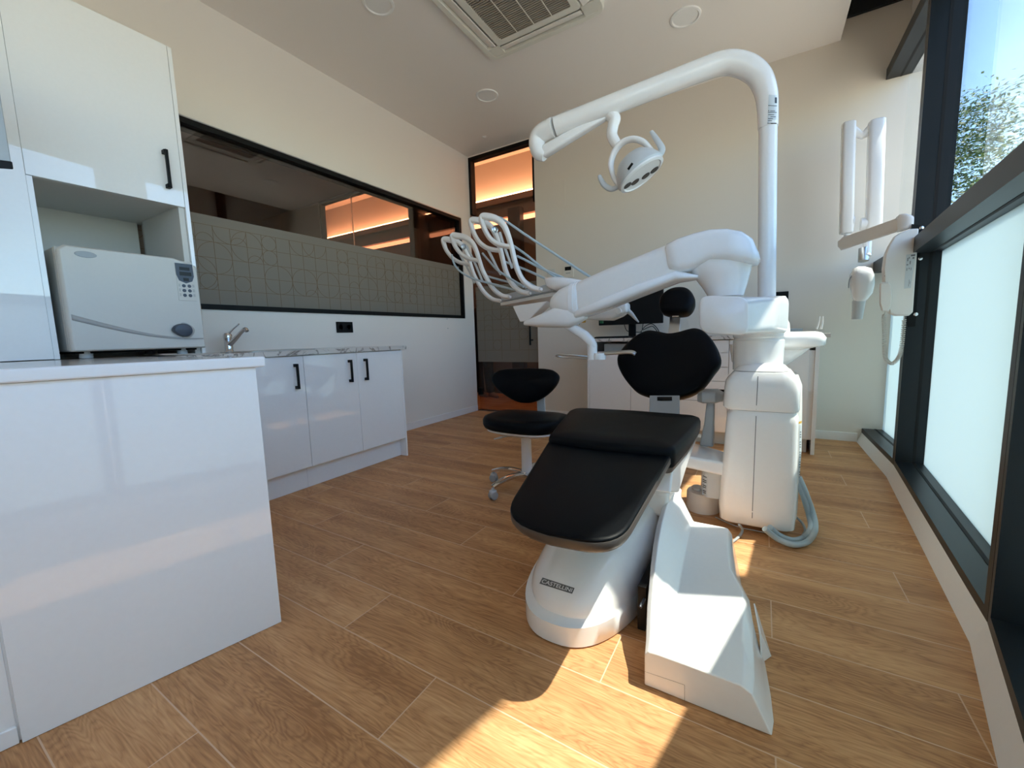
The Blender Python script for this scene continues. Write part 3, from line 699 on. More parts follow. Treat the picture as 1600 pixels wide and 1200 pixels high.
# latch
lt = MB(); c_ = Vector((0.672, -3.455, 1.052))
outl = closed_smooth([c_+Vector((0, a_, b_)) for a_, b_ in ((-0.045, 0.0), (-0.025, 0.028), (0.015, 0.034), (0.038, 0.016), (0.04, -0.012), (0.02, -0.032), (-0.015, -0.028))], 5)
lt.rings(pillow(outl, (1, 0, 0), [(0.9, -0.004), (1.0, 0.0), (1.0, 0.012), (0.85, 0.024), (0.4, 0.028)])); lt.build('latch', 'bluegrey', au)
q = MB(); q.rings(pillow(closed_smooth([c_+Vector((0, a_, b_)) for a_, b_ in ((0.0, 0.036), (0.035, 0.030), (0.055, 0.0), (0.035, -0.034), (0.0, -0.036))], 5), (1, 0, 0), [(1, -0.004), (1, 0.002), (0.9, 0.003)])); q.build('latch_plate', 'ivory2', au)
# control panel
pc = rbox('control_panel', 0.668, 0.6715, -3.452, -3.372, 1.205, 1.392, 'ivory', au, bevel=0.001)
q = MB(); cp = [( -3.452, 1.392), (-3.378, 1.392), (-3.376, 1.33), (-3.385, 1.305), (-3.413, 1.293), (-3.442, 1.305), (-3.452, 1.335)]
q.rings([[Vector((0.6715, y, z)) for y, z in cp], [Vector((0.6735, y, z)) for y, z in cp]]); q.build('display_surround', 'bluegrey', pc)
for y0_, y1_, z0_, z1_ in ((-3.436, -3.392, 1.358, 1.374), (-3.438, -3.386, 1.331, 1.350), (-3.424, -3.400, 1.304, 1.320)):
    rbox('display', 0.6735, 0.6742, y0_, y1_, z0_, z1_, 'display', pc, bevel=0)
for r_ in range(3):
    for c2 in range(2):
        MB().lathe((0.6715, -3.424+c2*0.024, 1.280-r_*0.024), [(0.0005, 0.002), (0.0075, 0.002), (0.0085, 0), (0.0005, 0)], 16, axis=(1, 0, 0)).build('button', 'bluegrey', pc)
for c2 in ((-3.447, -3.439), (-3.388, -3.378)):
    q = MB()
    for r_ in range(3):
        for k in range(3): q.box(0.6714, 0.6720, c2[0], c2[1], 1.286-r_*0.024-k*0.005, 1.2875-r_*0.024-k*0.005)
    q.build('keypad_print', 'inkgrey', pc, smooth=False)
for y in (ya+0.06, yb-0.08):
    MB().cyl((0.58, y, 0.930), (0.58, y, 0.962), 0.024, 0.022, 20).build('foot', 'lightgrey', au)
    MB().cyl((0.15, y, 0.930), (0.15, y, 0.962), 0.024, 0.022, 20).build('foot', 'lightgrey', au)
rbox('base_plate', 0.12, 0.60, ya+0.02, yb-0.02, 0.950, 0.9595, 'black', au, bevel=0.001)

# ------------------------------------------------------------------ back counter
bc = thing('drawer_cabinet', 'white low cabinet with drawers against the back wall behind the chair', 'cabinet', (2.7, -0.3, 0))
yf = -0.60
rbox('end_panel', 1.78, 1.80, yf, -0.02, 0.001, 0.893, 'lacquer', bc, bevel=0.001)
rbox('end_panel', 3.575, 3.60, yf-0.01, -0.02, 0.001, 0.893, 'lacquer', bc, bevel=0.001)
rbox('carcass', 1.80, 3.575, yf+0.022, -0.02, 0.11, 0.80, 'lacquer', bc, bevel=0.001)
rbox('kickboard', 1.80, 3.555, yf+0.06, yf+0.08, 0.001, 0.11, 'hingebrown', bc, bevel=0.001)
rbox('door', 1.802, 2.20, yf, yf+0.02, 0.115, 0.795, 'lacquer', bc, bevel=0.0012)
rbox('door', 2.203, 2.60, yf, yf+0.02, 0.115, 0.795, 'lacquer', bc, bevel=0.0012)
rbox('filler', 3.005, 3.06, yf, yf+0.02, 0.115, 0.89, 'lacquer', bc, bevel=0.001)
zs = [0.890, 0.785, 0.665, 0.548, 0.478]
for a, b in zip(zs, zs[1:]): rbox('drawer', 2.605, 3.0, yf, yf+0.02, b+0.002, a-0.002, 'lacquer', bc, bevel=0.0012)
rbox('drawer', 2.605, 3.0, yf, yf+0.02, 0.38, 0.455, 'lacquer', bc, bevel=0.0012)
rbox('drawer', 2.605, 3.0, yf, yf+0.02, 0.12, 0.376, 'lacquer', bc, bevel=0.0012)
rbox('drawer_recess', 2.605, 3.0, yf+0.012, yf+0.022, 0.455, 0.478, 'black', bc, bevel=0)
rbox('door', 3.063, 3.54, yf, yf+0.02, 0.115, 0.89, 'lacquer', bc, bevel=0.0012)
rbox('open_shelf', 1.9, 2.58, -0.45, -0.03, 0.80, 0.87, 'lightgrey', bc, bevel=0.002)
bw = thing('back_worktop', 'thin marble patterned worktop on the cabinet by the back wall', 'worktop', (2.7, -0.3, 0.895))
rbox('top', 1.76, 3.66, yf-0.02, -0.001, 0.895, 0.925, 'marble', bw, bevel=0.002)

mn = thing('computer_monitor', 'black computer monitor on the back worktop behind the delivery arm', 'monitor', (2.1, -0.3, 0.925))
a, b = at(1037, 453, y=-0.25), at(1037, 503, y=-0.25)
rbox('screen', 1.78, a.x, -0.27, -0.24, 1.055, 1.40, 'black', mn, bevel=0.006)
rbox('stand', 2.08, 2.15, -0.24, -0.215, 0.935, 1.2, 'black', mn, bevel=0.004)
rbox('foot', 1.98, 2.25, -0.33, -0.14, 0.926, 0.937, 'black', mn, bevel=0.003)
kb = thing('keyboard', 'flat black keyboard on the back worktop in front of the monitor', 'keyboard', (1.95, -0.45, 0.925))
q = MB(); q.box(1.83, 2.16, -0.54, -0.40, 0.927, 0.940)
for r_ in range(4):
    for k in range(12): q.box(1.84+k*0.0262, 1.862+k*0.0262, -0.53+r_*0.03, -0.505+r_*0.03, 0.940, 0.943)
q.build('key_tray', 'black', kb, smooth=False)
ms = thing('mouse', 'small black computer mouse on the back worktop right of the monitor', 'mouse', (2.44, -0.42, 0.925))
c_ = at(1035, 519, y=-0.42)
q = MB(); R = [sring((c_.x, -0.42, 0.926+h), (0.03*s, 0, 0), (0, 0.045*s, 0), 2.4, 24) for h, s in ((0, 0.95), (0.012, 1), (0.026, 0.85), (0.034, 0.5), (0.036, 0.1))]; q.rings(R); q.build('shell', 'black', ms)
cb_ = thing('cable', 'looped thin black cables hanging behind the monitor', 'cable', (2.2, -0.12, 0.925))
for k, pts in enumerate(([(975, 505), (980, 517), (995, 521), (1003, 519)], [(1005, 505), (1004, 515), (1012, 512), (1020, 510), (1027, 518)], [(1001, 519), (1008, 510), (1018, 506), (1026, 512), (1030, 520)])):
    q = MB(); q.tube([at(px, min(py, 519), y=-0.12) for px, py in pts], 0.004, 8); q.build('strand', 'black', cb_)
# clear document tray and paper holder at the right end of the worktop
dt = thing('acrylic_tray', 'low grey translucent tray on the right end of the back worktop', 'tray', (3.3, -0.35, 0.925))
rbox('tray_body', 3.20, 3.50, -0.45, -0.20, 0.926, 0.965, 'hose', dt, bevel=0.004)
dh = thing('glove_holder', 'white looped plastic holder at the right corner of the back worktop', 'holder', (3.6, -0.35, 0.925))
for k in (0, 1):
    q = MB(); q.tube([at(1276+k*7, 514, y=-0.35), at(1279+k*6, 505, y=-0.35), at(1281+k*5, 494, y=-0.35)], [0.008, 0.006, 0.003], 8); q.build('loop', 'plastic', dh)
rbox('holder_foot', 3.53, 3.63, -0.40, -0.30, 0.926, 0.934, 'plastic', dh, bevel=0.003)

# ------------------------------------------------------------------ decals: thin print laid on a real surface
def bvh_of(o):
    dg = bpy.context.evaluated_depsgraph_get(); bpy.context.view_layer.update(); e = o.evaluated_get(dg); me = e.to_mesh()
    mw = o.matrix_world; t = BVHTree.FromPolygons([mw@v.co for v in me.vertices], [tuple(p.vertices) for p in me.polygons]); e.to_mesh_clear(); return t
def surf(t, px, py, lift):
    d = (FWD+(px-800)/F_PX*RIGHT-(py-600)/F_PX*UP).normalized(); h = t.ray_cast(CAM, d)
    if h[0] is None: return None
    n_ = h[1] if h[1].dot(d) < 0 else -h[1]
    return h[0]+n_*lift
def decal(name, tree, quad, verts, faces, material, parent, lift=0.0012):
    """verts in unit square; quad = 4 points (bl, br, tr, tl) bounding the print on the surface"""
    q = [Vector(p) for p in quad]; out = []; last = None
    for u, v in verts:
        p = (q[0]*(1-u)+q[1]*u)*(1-v)+(q[3]*(1-u)+q[2]*u)*v
        s = surf(tree, p.x, p.y, lift)
        if s is None: s = last if last is not None else at(p.x, p.y, y=-2.2)
        last = s; out.append(s)
    return MB().add(out, faces).build(name, material, parent, smooth=False)
def grid(nx, ny, x0=0, x1=1, y0=0, y1=1):
    v = [(x0+(x1-x0)*i/nx, y0+(y1-y0)*j/ny) for j in range(ny+1) for i in range(nx+1)]
    return v, [(j*(nx+1)+i, j*(nx+1)+i+1, (j+1)*(nx+1)+i+1, (j+1)*(nx+1)+i) for j in range(ny) for i in range(nx)]
def rects(rs, k=14):
    v, f = [], []
    for x0, x1, y0, y1 in rs:
        nx, ny = (k, 1) if (x1-x0) > (y1-y0) else (1, k)
        if max(x1-x0, y1-y0) < 0.3: nx = min(nx, 3); ny = min(ny, 3)
        vv, ff = grid(nx, ny, x0, x1, y0, y1); n_ = len(v); v += vv; f += [tuple(i+n_ for i in q_) for q_ in ff]
    return v, f

# ------------------------------------------------------------------ dental chair
ch = thing('dental_chair', 'black upholstered dental treatment chair on a white domed floor base', 'dental chair', (2.7, -2.7, 0))
R = []
for s, z in ((0.99, 0.002), (1.0, 0.006), (1.0, 0.070), (0.975, 0.076), (0.965, 0.082), (0.965, 0.100), (0.945, 0.125), (0.90, 0.165), (0.835, 0.205), (0.74, 0.245), (0.60, 0.275), (0.42, 0.295), (0.2, 0.303), (0.03, 0.305)):
    c_ = Vector((2.695+(1-s)*0.17, -2.70+(1-s)*0.33, z)); R.append(sring(c_, (0.228*s, 0, 0), (0, 0.630*s, 0), 2.5, 72))
base = MB().rings(R).build('base', 'plastic', ch, angle=50)
bt_ = bvh_of(base)
bd = decal('brand_badge', bt_, [(843, 912), (894, 928), (898, 919), (848, 902.5)], *grid(16, 3), 'labelgrey', ch, 0.001)
me = text_mesh('CASTELLINI', 1.0, 0.012)
xs = [v.co.x for v in me.vertices]; ys = [v.co.y for v in me.vertices]
V2 = [((v.co.x-min(xs))/(max(xs)-min(xs))*0.92+0.04, (v.co.y-min(ys))/(max(ys)-min(ys))*0.62+0.19) for v in me.vertices]
decal('brand_lettering', bt_, [(843, 912), (894, 928), (898, 919), (848, 902.5)], V2, [tuple(p.vertices) for p in me.polygons], 'whiteink', bd, 0.0018)
# small hinged latch at the front right of the base
a = at(968, 1018, y=-3.27)
decal('service_tab', bt_, [(963, 1024), (974, 1023), (974, 1001), (963, 1003)], *grid(2, 3), 'plastic', ch, 0.004)
decal('tab_mark', bt_, [(966, 1013), (972, 1012), (972, 1006), (966, 1007)], *grid(1, 1), 'lightgrey', ch, 0.0052)

# foot cover beside the base: lofted sections along the chair
S = [(-3.345, [(2.985, 0.0), (2.985, 0.092), (2.995, 0.104), (3.02, 0.106), (3.10, 0.106), (3.215, 0.104), (3.240, 0.092), (3.270, 0.03), (3.285, 0.0)]),
     (-3.30, [(2.978, 0.0), (2.978, 0.105), (2.99, 0.118), (3.015, 0.119), (3.10, 0.119), (3.215, 0.117), (3.243, 0.100), (3.272, 0.03), (3.29, 0.0)]),
     (-3.22, [(2.965, 0.0), (2.962, 0.150), (2.975, 0.165), (3.0, 0.150), (3.05, 0.132), (3.214, 0.132), (3.240, 0.112), (3.268, 0.03), (3.285, 0.0)]),
     (-3.10, [(2.950, 0.0), (2.945, 0.215), (2.960, 0.228), (2.99, 0.190), (3.03, 0.150), (3.212, 0.150), (3.235, 0.125), (3.258, 0.03), (3.272, 0.0)]),
     (-3.02, [(2.945, 0.0), (2.935, 0.245), (2.952, 0.260), (2.985, 0.215), (3.025, 0.160), (3.205, 0.160), (3.225, 0.135), (3.240, 0.03), (3.25, 0.0)]),
     (-2.92, [(2.94, 0.0), (2.925, 0.270), (2.944, 0.286), (2.98, 0.240), (3.02, 0.172), (3.165, 0.172), (3.185, 0.150), (3.215, 0.03), (3.22, 0.0)]),
     (-2.80, [(2.94, 0.0), (2.918, 0.290), (2.938, 0.305), (2.975, 0.265), (3.015, 0.186), (3.150, 0.186), (3.168, 0.165), (3.200, 0.03), (3.205, 0.0)]),
     (-2.66, [(2.94, 0.0), (2.920, 0.295), (2.938, 0.310), (2.970, 0.270), (3.010, 0.195), (3.140, 0.195), (3.155, 0.175), (3.185, 0.03), (3.19, 0.0)]),
     (-2.60, [(2.95, 0.0), (2.94, 0.270), (2.95, 0.285), (2.972, 0.245), (3.010, 0.170), (3.120, 0.170), (3.135, 0.150), (3.165, 0.03), (3.17, 0.0)])]
q = MB(); R = [[Vector((x, y, z+0.001)) for x, z in sec] for y, sec in S]
q.rings(R); fcv = q.build('foot_cover', 'plastic', ch, bevel=0.004, seg=3)
fb = bvh_of(fcv)
v_, f_ = rects([(0, 1, 0.985, 1.0), (0.985, 1.0, 0, 1)])
decal('cover_joint', fb, [(1004, 1069), (1070, 1096), (1070, 1070), (1008, 1049)], *rects([(0, 1, 0.98, 1.0), (0.992, 1.0, 0, 1)]), 'inkgrey', ch, 0.0006)
# thin side flap behind the cover and dark works in the gap
MB().add([(3.262, -3.10, 0.002), (3.285, -3.06, 0.002), (3.262, -3.02, 0.002), (3.238, -3.02, 0.13), (3.255, -3.11, 0.10)], [(0, 1, 4), (1, 2, 3, 4)]).build('side_flap', 'plastic', ch, smooth=False, solid=0.004)
rbox('inner_frame', 2.918, 2.945, -3.16, -2.7, 0.02, 0.17, 'black', ch, bevel=0.003)
q = MB(); q.tube([(2.935, -3.19, 0.12), (2.94, -3.15, 0.13), (2.935, -3.05, 0.10)], 0.005, 8); q.build('inner_pipe', 'bluegrey', ch)

# leg rest
SL, SR = at(861, 683, z=0.552), at(1054, 704, z=0.552)
FR, FL = at(966, 856, z=0.467), at(781, 812, z=0.467)
Fm = (FR+FL)/2+Vector((-0.01, -0.012, -0.003))
def lerp(a, b, t): return a+(b-a)*t
def rc(a, c, b, r1, r2, n_=8):
    p0 = c+(a-c).normalized()*r1; p1 = c+(b-c).normalized()*r2
    return [((1-t)**2)*p0+2*t*(1-t)*c+t*t*p1 for t in [k/n_ for k in range(n_+1)]]
ol = [SL]+[lerp(SL, SR, k/6) for k in range(1, 6)]+[SR]+rc(SR, FR, Fm, 0.10, 0.10)+[Fm]+rc(Fm, FL, SL, 0.12, 0.12)
nrm = (SR-SL).cross(FL-SL).normalized(); nrm = nrm if nrm.z > 0 else -nrm
MB().rings(pillow(ol, nrm, [(0.90, -0.040), (0.96, -0.037), (1.0, -0.024), (1.0, -0.006), (0.995, -0.004)])).build('leg_rest_edge', 'bronze_edge', ch, angle=60)
MB().rings(pillow(ol, nrm, [(0.985, -0.006), (0.99, -0.001), (0.98, 0.003), (0.93, 0.0045), (0.5, 0.005), (0.05, 0.005)])).build('leg_rest', 'black_leather', ch, angle=60)
# seat
A1, A2, A3, A4 = at(855, 688, z=0.556), at(1053, 710, z=0.556), at(1098, 655, z=0.592), at(893, 641, z=0.592)
m1 = (A1+A2)/2+Vector((0, -0.018, 0.0)); m2 = (A3+A4)/2+Vector((0, 0.02, 0.0))
ol = rc(A4, A1, m1, 0.03, 0.03, 5)+[m1]+rc(m1, A2, A3, 0.03, 0.03, 5)+[lerp(A2, A3, 0.5)+Vector((0.006, 0, 0))]+rc(A2, A3, m2, 0.05, 0.05, 6)+[m2]+rc(m2, A4, A1, 0.07, 0.07, 6)+[lerp(A4, A1, 0.5)]
MB().rings(pillow(ol, (0, -0.08, 1), [(0.93, -0.055), (0.985, -0.05), (1.0, -0.03), (1.0, 0.0), (0.985, 0.012), (0.94, 0.019), (0.6, 0.019), (0.05, 0.015)])).build('seat', 'black_leather', ch, angle=60)
MB().rings(pillow(ol, (0, -0.08, 1), [(0.80, -0.085), (0.95, -0.078), (0.975, -0.056)])).build('seat_shell', 'bronze_edge', ch, angle=60)
# seat frame and lifting arms
rbox('seat_frame', 2.60, 2.92, -2.90, -2.42, 0.430, 0.482, 'plastic', ch, bevel=0.015, seg=3)
def slab(name, pts, x0, x1, material, parent, bevel=0.008):
    q = MB(); q.rings([[Vector((x, y, z)) for y, z in pts] for x in (x0, x1)]); return q.build(name, material, parent, bevel=bevel)
slab('side_cover', [(-2.92, 0.40), (-2.88, 0.47), (-2.40, 0.53), (-2.20, 0.53), (-2.20, 0.44), (-2.50, 0.40), (-2.74, 0.34)], 2.90, 2.972, 'plastic', ch)
slab('lift_arm', [(-2.80, 0.25), (-2.74, 0.44), (-2.52, 0.46), (-2.48, 0.36), (-2.60, 0.24)], 2.86, 2.94, 'plastic', ch, 0.015)
slab('lift_arm', [(-2.70, 0.22), (-2.62, 0.38), (-2.40, 0.42), (-2.38, 0.34), (-2.50, 0.22)], 2.52, 2.60, 'plastic', ch, 0.015)
MB().lathe((2.895, -2.56, 0.235), [(0.0005, -0.03), (0.05, -0.03), (0.058, -0.015), (0.058, 0.045), (0.045, 0.06), (0.0005, 0.062)], 28).build('pivot_cover', 'plastic', ch)
MB().rings([[p+Vector((0, 0, z)) for p in sring((2.70, -2.20, 0), (0.17, 0, 0), (0, 0.16, 0), 4, 28)] for z in (0.20, 0.44)]).build('lift_column', 'lightgrey', ch, bevel=0.006)
# backrest
bo = [(964, 560), (969, 549), (980, 536), (996, 523), (1012, 516.5), (1028, 518), (1044, 521), (1060, 519), (1076, 514.5), (1088, 513), (1101, 518), (1115, 533), (1124, 550), (1127, 566), (1117, 581), (1101, 602), (1082, 615), (1060, 621), (1030, 621), (1010, 617), (992, 609), (976, 591), (966, 573)]
bp_ = closed_smooth([at(px, py, y=-1.95+(620-py)/107*0.28) for px, py in bo], 4)
MB().rings(pillow(bp_, (0, -0.83, 0.55), [(0.80, -0.085), (0.92, -0.075), (0.985, -0.045), (1.0, -0.015), (0.985, 0.006), (0.94, 0.016), (0.7, 0.020), (0.4, 0.016), (0.05, 0.012)])).build('backrest', 'black_leather', ch, angle=70)
q = MB(); R = [[at(1015, 618, y=-2.00), at(1062, 618, y=-2.00), at(1062, 618, y=-1.94), at(1015, 618, y=-1.94)], [at(1014, 656, y=-2.16), at(1062, 656, y=-2.16), at(1062, 656, y=-2.08), at(1014, 656, y=-2.08)]]
q.rings(R); bk = q.build('backrest_support', 'greyplastic', ch, bevel=0.004)
MB().rings([[at(1027, 620, y=-2.015), at(1050, 620, y=-2.015), at(1050, 620, y=-1.99), at(1027, 620, y=-1.99)], [at(1027, 626, y=-2.04), at(1050, 626, y=-2.04), at(1050, 626, y=-2.01), at(1027, 626, y=-2.01)]]).build('support_slot', 'black', ch, smooth=False)
# headrest and post
ho = [(1030, 474), (1033, 464), (1042, 455), (1055, 450), (1070, 450), (1080, 456), (1086, 467), (1085, 478), (1078, 488), (1066, 491), (1048, 491), (1036, 489), (1031, 483)]
hp = closed_smooth([at(px, py, y=-1.54+(491-py)/42*0.10) for px, py in ho], 4)
MB().rings(pillow(hp, (0, -0.9, 0.43), [(0.6, -0.085), (0.85, -0.075), (0.97, -0.045), (1.0, -0.01), (0.98, 0.012), (0.88, 0.030), (0.6, 0.040), (0.05, 0.043)])).build('headrest', 'black_leather', ch, angle=70)
q = MB(); q.rings([[at(1047, 488, y=-1.48), at(1063, 488, y=-1.48), at(1063, 488, y=-1.45), at(1047, 488, y=-1.45)], [at(1044, 524, y=-1.60), at(1062, 524, y=-1.60), at(1062, 524, y=-1.57), at(1044, 524, y=-1.57)]]); q.build('headrest_post', 'steel', ch, bevel=0.003)
q = MB(); p = at(1056, 494.5, y=-1.515); q.cyl(p+Vector((-0.02, 0, 0)), p+Vector((0.02, 0, 0)), 0.012); q.build('headrest_joint', 'chrome', ch)
# right armrest
q = MB(); q.rings(silloft([(at(1094, 612, y=-2.05), at(1094, 627, y=-2.05), 0.06), (at(1100, 609, y=-2.05), at(1100, 628, y=-2.05), 0.09), (at(1120, 609, y=-2.05), at(1120, 628, y=-2.05), 0.09), (at(1128, 613, y=-2.05), at(1128, 626, y=-2.05), 0.06)])); arm_ = q.build('armrest', 'greyplastic', ch)
q = MB(); q.rings(silloft([(at(1105, 626, y=-2.08), at(1117, 626, y=-2.08), 0.03), (at(1101, 660, y=-2.08), at(1116, 660, y=-2.08), 0.035), (at(1094, 692, y=-2.08), at(1116, 694, y=-2.08), 0.04)], 6)); q.build('armrest_post', 'greyplastic', ch)
q = MB(); q.rings([[at(1078, 676, y=-2.1), at(1096, 678, y=-2.1), at(1096, 684, y=-2.1), at(1078, 682, y=-2.1)], [at(1078, 676, y=-2.0), at(1096, 678, y=-2.0), at(1096, 684, y=-2.0), at(1078, 682, y=-2.0)]]); q.build('armrest_bracket', 'steel', ch, bevel=0.002)

# ------------------------------------------------------------------ dental unit: cabinet, column, delivery arm, instruments
un = thing('dental_unit', 'white dental unit cabinet with swivelling delivery arm and instrument table', 'dental unit', (3.24, -2.1, 0))
YU = -2.25
def lev(pl_, pr_, py, hd_, yc=None, e=7, n=40):
    a = at(pl_, py, y=YU); b = at(pr_, py, y=YU); c_ = (a+b)/2; w_ = (b-a)/2
    return sring(Vector((c_.x, YU+hd_ if yc is None else yc, c_.z)), (w_.x, 0, 0), (0, hd_, 0), e, n)
q = MB(); q.rings([lev(1127, 1238, 826, 0.12, YU+0.14), lev(1122, 1244, 822, 0.135, YU+0.14), lev(1121, 1246, 800, 0.14), lev(1124, 1248, 760, 0.145), lev(1129, 1249, 710, 0.15), lev(1133, 1250, 662, 0.15), lev(1135, 1250, 650, 0.15), lev(1140, 1246, 644, 0.14, YU+0.15)])
ub = q.build('lower_cabinet', 'plastic', un, angle=50)
q = MB(); q.rings([lev(1132, 1250, 643, 0.145, YU+0.15), lev(1128, 1252, 639, 0.152, YU+0.15), lev(1130, 1253, 610, 0.152, YU+0.15), lev(1132, 1252, 597, 0.15, YU+0.15), lev(1143, 1243, 585, 0.14, YU+0.15), lev(1146, 1240, 582, 0.135, YU+0.15)])
uu = q.build('upper_cabinet', 'plastic', un, angle=50)
q = MB(); q.rings([lev(1144, 1238, 581, 0.135, YU+0.15, 3), lev(1152, 1230, 574, 0.12, YU+0.15, 3), lev(1168, 1216, 569.5, 0.09, YU+0.15, 3), lev(1188, 1196, 568, 0.02, YU+0.15, 3)]); q.build('cabinet_lid', 'plastic', un, angle=60)
tb = bvh_of(ub); tu = bvh_of(uu)
decal('door_joint', tb, [(1174, 824), (1175.2, 824), (1182, 650), (1180.8, 650)], *grid(1, 12), 'inkgrey', un, 0.0006)
decal('door_joint', tu, [(1181, 640), (1182.2, 640), (1185, 588), (1183.8, 588)], *grid(1, 6), 'inkgrey', un, 0.0006)
q = MB(); R = []
for px0, px1, py in ((1170, 1240, 815), (1170, 1246, 800), (1170, 1253, 700), (1170, 1254, 640), (1170, 1254, 600), (1175, 1248, 585)):
    a, b = at(px0, py, y=-2.0), at(px1, py, y=-2.0); c_ = (a+b)/2; R.append(sring(c_+Vector((0, 0.06, 0)), ((b-a).x/2, 0, 0), (0, 0.14, 0), 4, 32))
q.rings(R); rcv = q.build('rear_cover', 'plastic_warm', un, angle=50)
tr_ = bvh_of(rcv)
decal('warning_label', tr_, [(1247, 750), (1250.6, 750), (1252.6, 664), (1249, 664)], *grid(2, 10), 'label', un, 0.001)
decal('label_print', tr_, [(1247, 750), (1250.6, 750), (1252.6, 664), (1249, 664)], *rects([(0.15, 0.75, k/22, k/22+0.018) for k in range(1, 21) if k % 4]), 'inkgrey', un, 0.0016)
decal('yellow_label', tr_, [(1247.5, 662), (1252.2, 661), (1252.4, 657.5), (1248, 659)], *grid(2, 1), 'yellow', un, 0.001)
# column and swivel collar
cx0 = at(1192, 545, y=-2.1)
q = MB(); zc = [at(1192, py, y=-2.1).z for py in (578, 532, 528, 526, 470, 466)]
q.lathe((3.215, -2.08, 0), [(0.0005, zc[0]), (0.105, zc[0]), (0.108, zc[1]), (0.104, zc[1]+0.002), (0.104, zc[2]), (0.109, zc[3]), (0.109, zc[3]+0.03), (0.0005, zc[3]+0.032)], 48); q.build('column', 'plastic', un)
q = MB(); zz = at(1199, 465, y=-2.05).z
q.rings([sring((3.252, -2.03, z), (0.073*s, 0, 0), (0, 0.085*s, 0), 4, 40) for s, z in ((1, zc[3]+0.005), (1, zz-0.012), (0.93, zz), (0.05, zz+0.002))]); q.build('pole_boss', 'plastic', un, angle=60)
q = MB()
fa, fb_, fc_, fd = at(1092, 519, y=-2.47), at(1170, 524, y=-2.47), at(1170, 462, y=-2.47), at(1092, 464, y=-2.47)
fcn = (fa+fb_+fc_+fd)/4; U_ = (fb_-fa)/2; V_ = (fc_-fb_)/2
ra = at(1190, 494, y=-2.12)
q.rings([sring(fcn, U_*0.93, V_*0.93, 5, 40), sring(fcn+Vector((0, 0.006, 0)), U_*0.99, V_*0.99, 5, 40), sring(fcn+Vector((0, 0.018, 0)), U_, V_, 5, 40), sring(lerp(fcn, ra, 0.5), (0.105, 0, 0), (0, 0, V_.z*0.98), 6, 40), sring(ra, (0.105, 0, 0), (0, 0, 0.09), 6, 40), sring(ra+Vector((0, 0.05, 0)), (0.09, 0, 0), (0, 0, 0.075), 6, 40)])
q.build('swivel_link', 'plastic', un, angle=55)
# cone and arm head
YH = -2.33
ct = at(1130, 412, y=YH); cb2 = at(1135, 464, y=YH)
q = MB(); R = []
for pl_, pr_, py in ((1107, 1162, 463), (1098, 1167, 448), (1085, 1172, 430), (1076, 1176, 416), (1080, 1172, 404)):
    a, b = at(pl_, py, y=YH), at(pr_, py, y=YH); c_ = (a+b)/2; r = (b-a).length/2; R.append(sring(c_, (r, 0, 0), (0, r*0.72, 0), 2.2, 40))
q.rings(R); q.build('arm_socket', 'plastic', un)
def st(tp, bp__, y, h): return (at(*tp, y=y), at(*bp__, y=y), h)
q = MB(); q.rings(silloft([st((1183, 391), (1187, 408), YH, 0.05), st((1176, 376), (1185, 412), YH, 0.085), st((1160, 366), (1172, 415), YH, 0.112), st((1138, 362), (1140, 412), YH, 0.115), st((1112, 363), (1112, 411), YH, 0.112), st((1088, 368), (1090, 422), YH-0.01, 0.105), st((1062, 376), (1066, 429), YH-0.02, 0.095), st((1046, 384), (1052, 428), YH-0.02, 0.092)], 4.5, 40))
q.build('arm_head', 'plastic', un, angle=60)
q = MB(); q.rings(silloft([st((1064, 379), (1066, 433), YH-0.02, 0.080), st((1040, 386), (1042, 444), YH-0.025, 0.080), st((1000, 402), (1000, 459), YH-0.04, 0.078), st((950, 422), (952, 478), YH-0.06, 0.075), st((912, 439), (915, 493), YH-0.075, 0.070), st((898, 447), (900, 496), YH-0.08, 0.064)], 3.6, 40))
q.build('delivery_arm', 'plastic_warm', un, angle=60)
q = MB(); q.rings(silloft([st((1090, 430), (1088, 437), YH-0.03, 0.05), st((1060, 424), (1060, 441), YH-0.03, 0.080), st((1000, 444), (1000, 464), YH-0.05, 0.080), st((950, 464), (952, 483), YH-0.07, 0.077), st((905, 484), (907, 499), YH-0.085, 0.068)], 3, 24)); q.build('arm_underside', 'plastic', un, angle=60)
YJ = -2.42
q = MB(); q.rings(silloft([st((904, 441), (908, 498), YJ, 0.066), st((890, 446), (890, 496), YJ, 0.066), st((878, 452), (876, 490), YJ, 0.062), st((868, 462), (866, 484), YJ, 0.05)], 2.8, 32)); q.build('arm_joint', 'plastic_warm', un, angle=60)
q = MB(); q.rings(silloft([st((901, 440.5), (903, 499), YJ-0.001, 0.0685), st((895, 442), (896, 498.5), YJ-0.001, 0.0685)], 2.6, 32, round_ends=False)); q.build('joint_ring', 'plastic', un)
q = MB(); q.rings(silloft([st((912, 484), (914, 500), YJ-0.01, 0.03), st((895, 480), (893, 512), YJ-0.01, 0.055), st((872, 480), (870, 512), YJ-0.01, 0.06), st((848, 491), (846, 511.5), YJ-0.01, 0.055), st((825, 501), (825, 509), YJ-0.01, 0.04)], 3.2, 32)); q.build('table_fork', 'plastic_warm', un, angle=60)
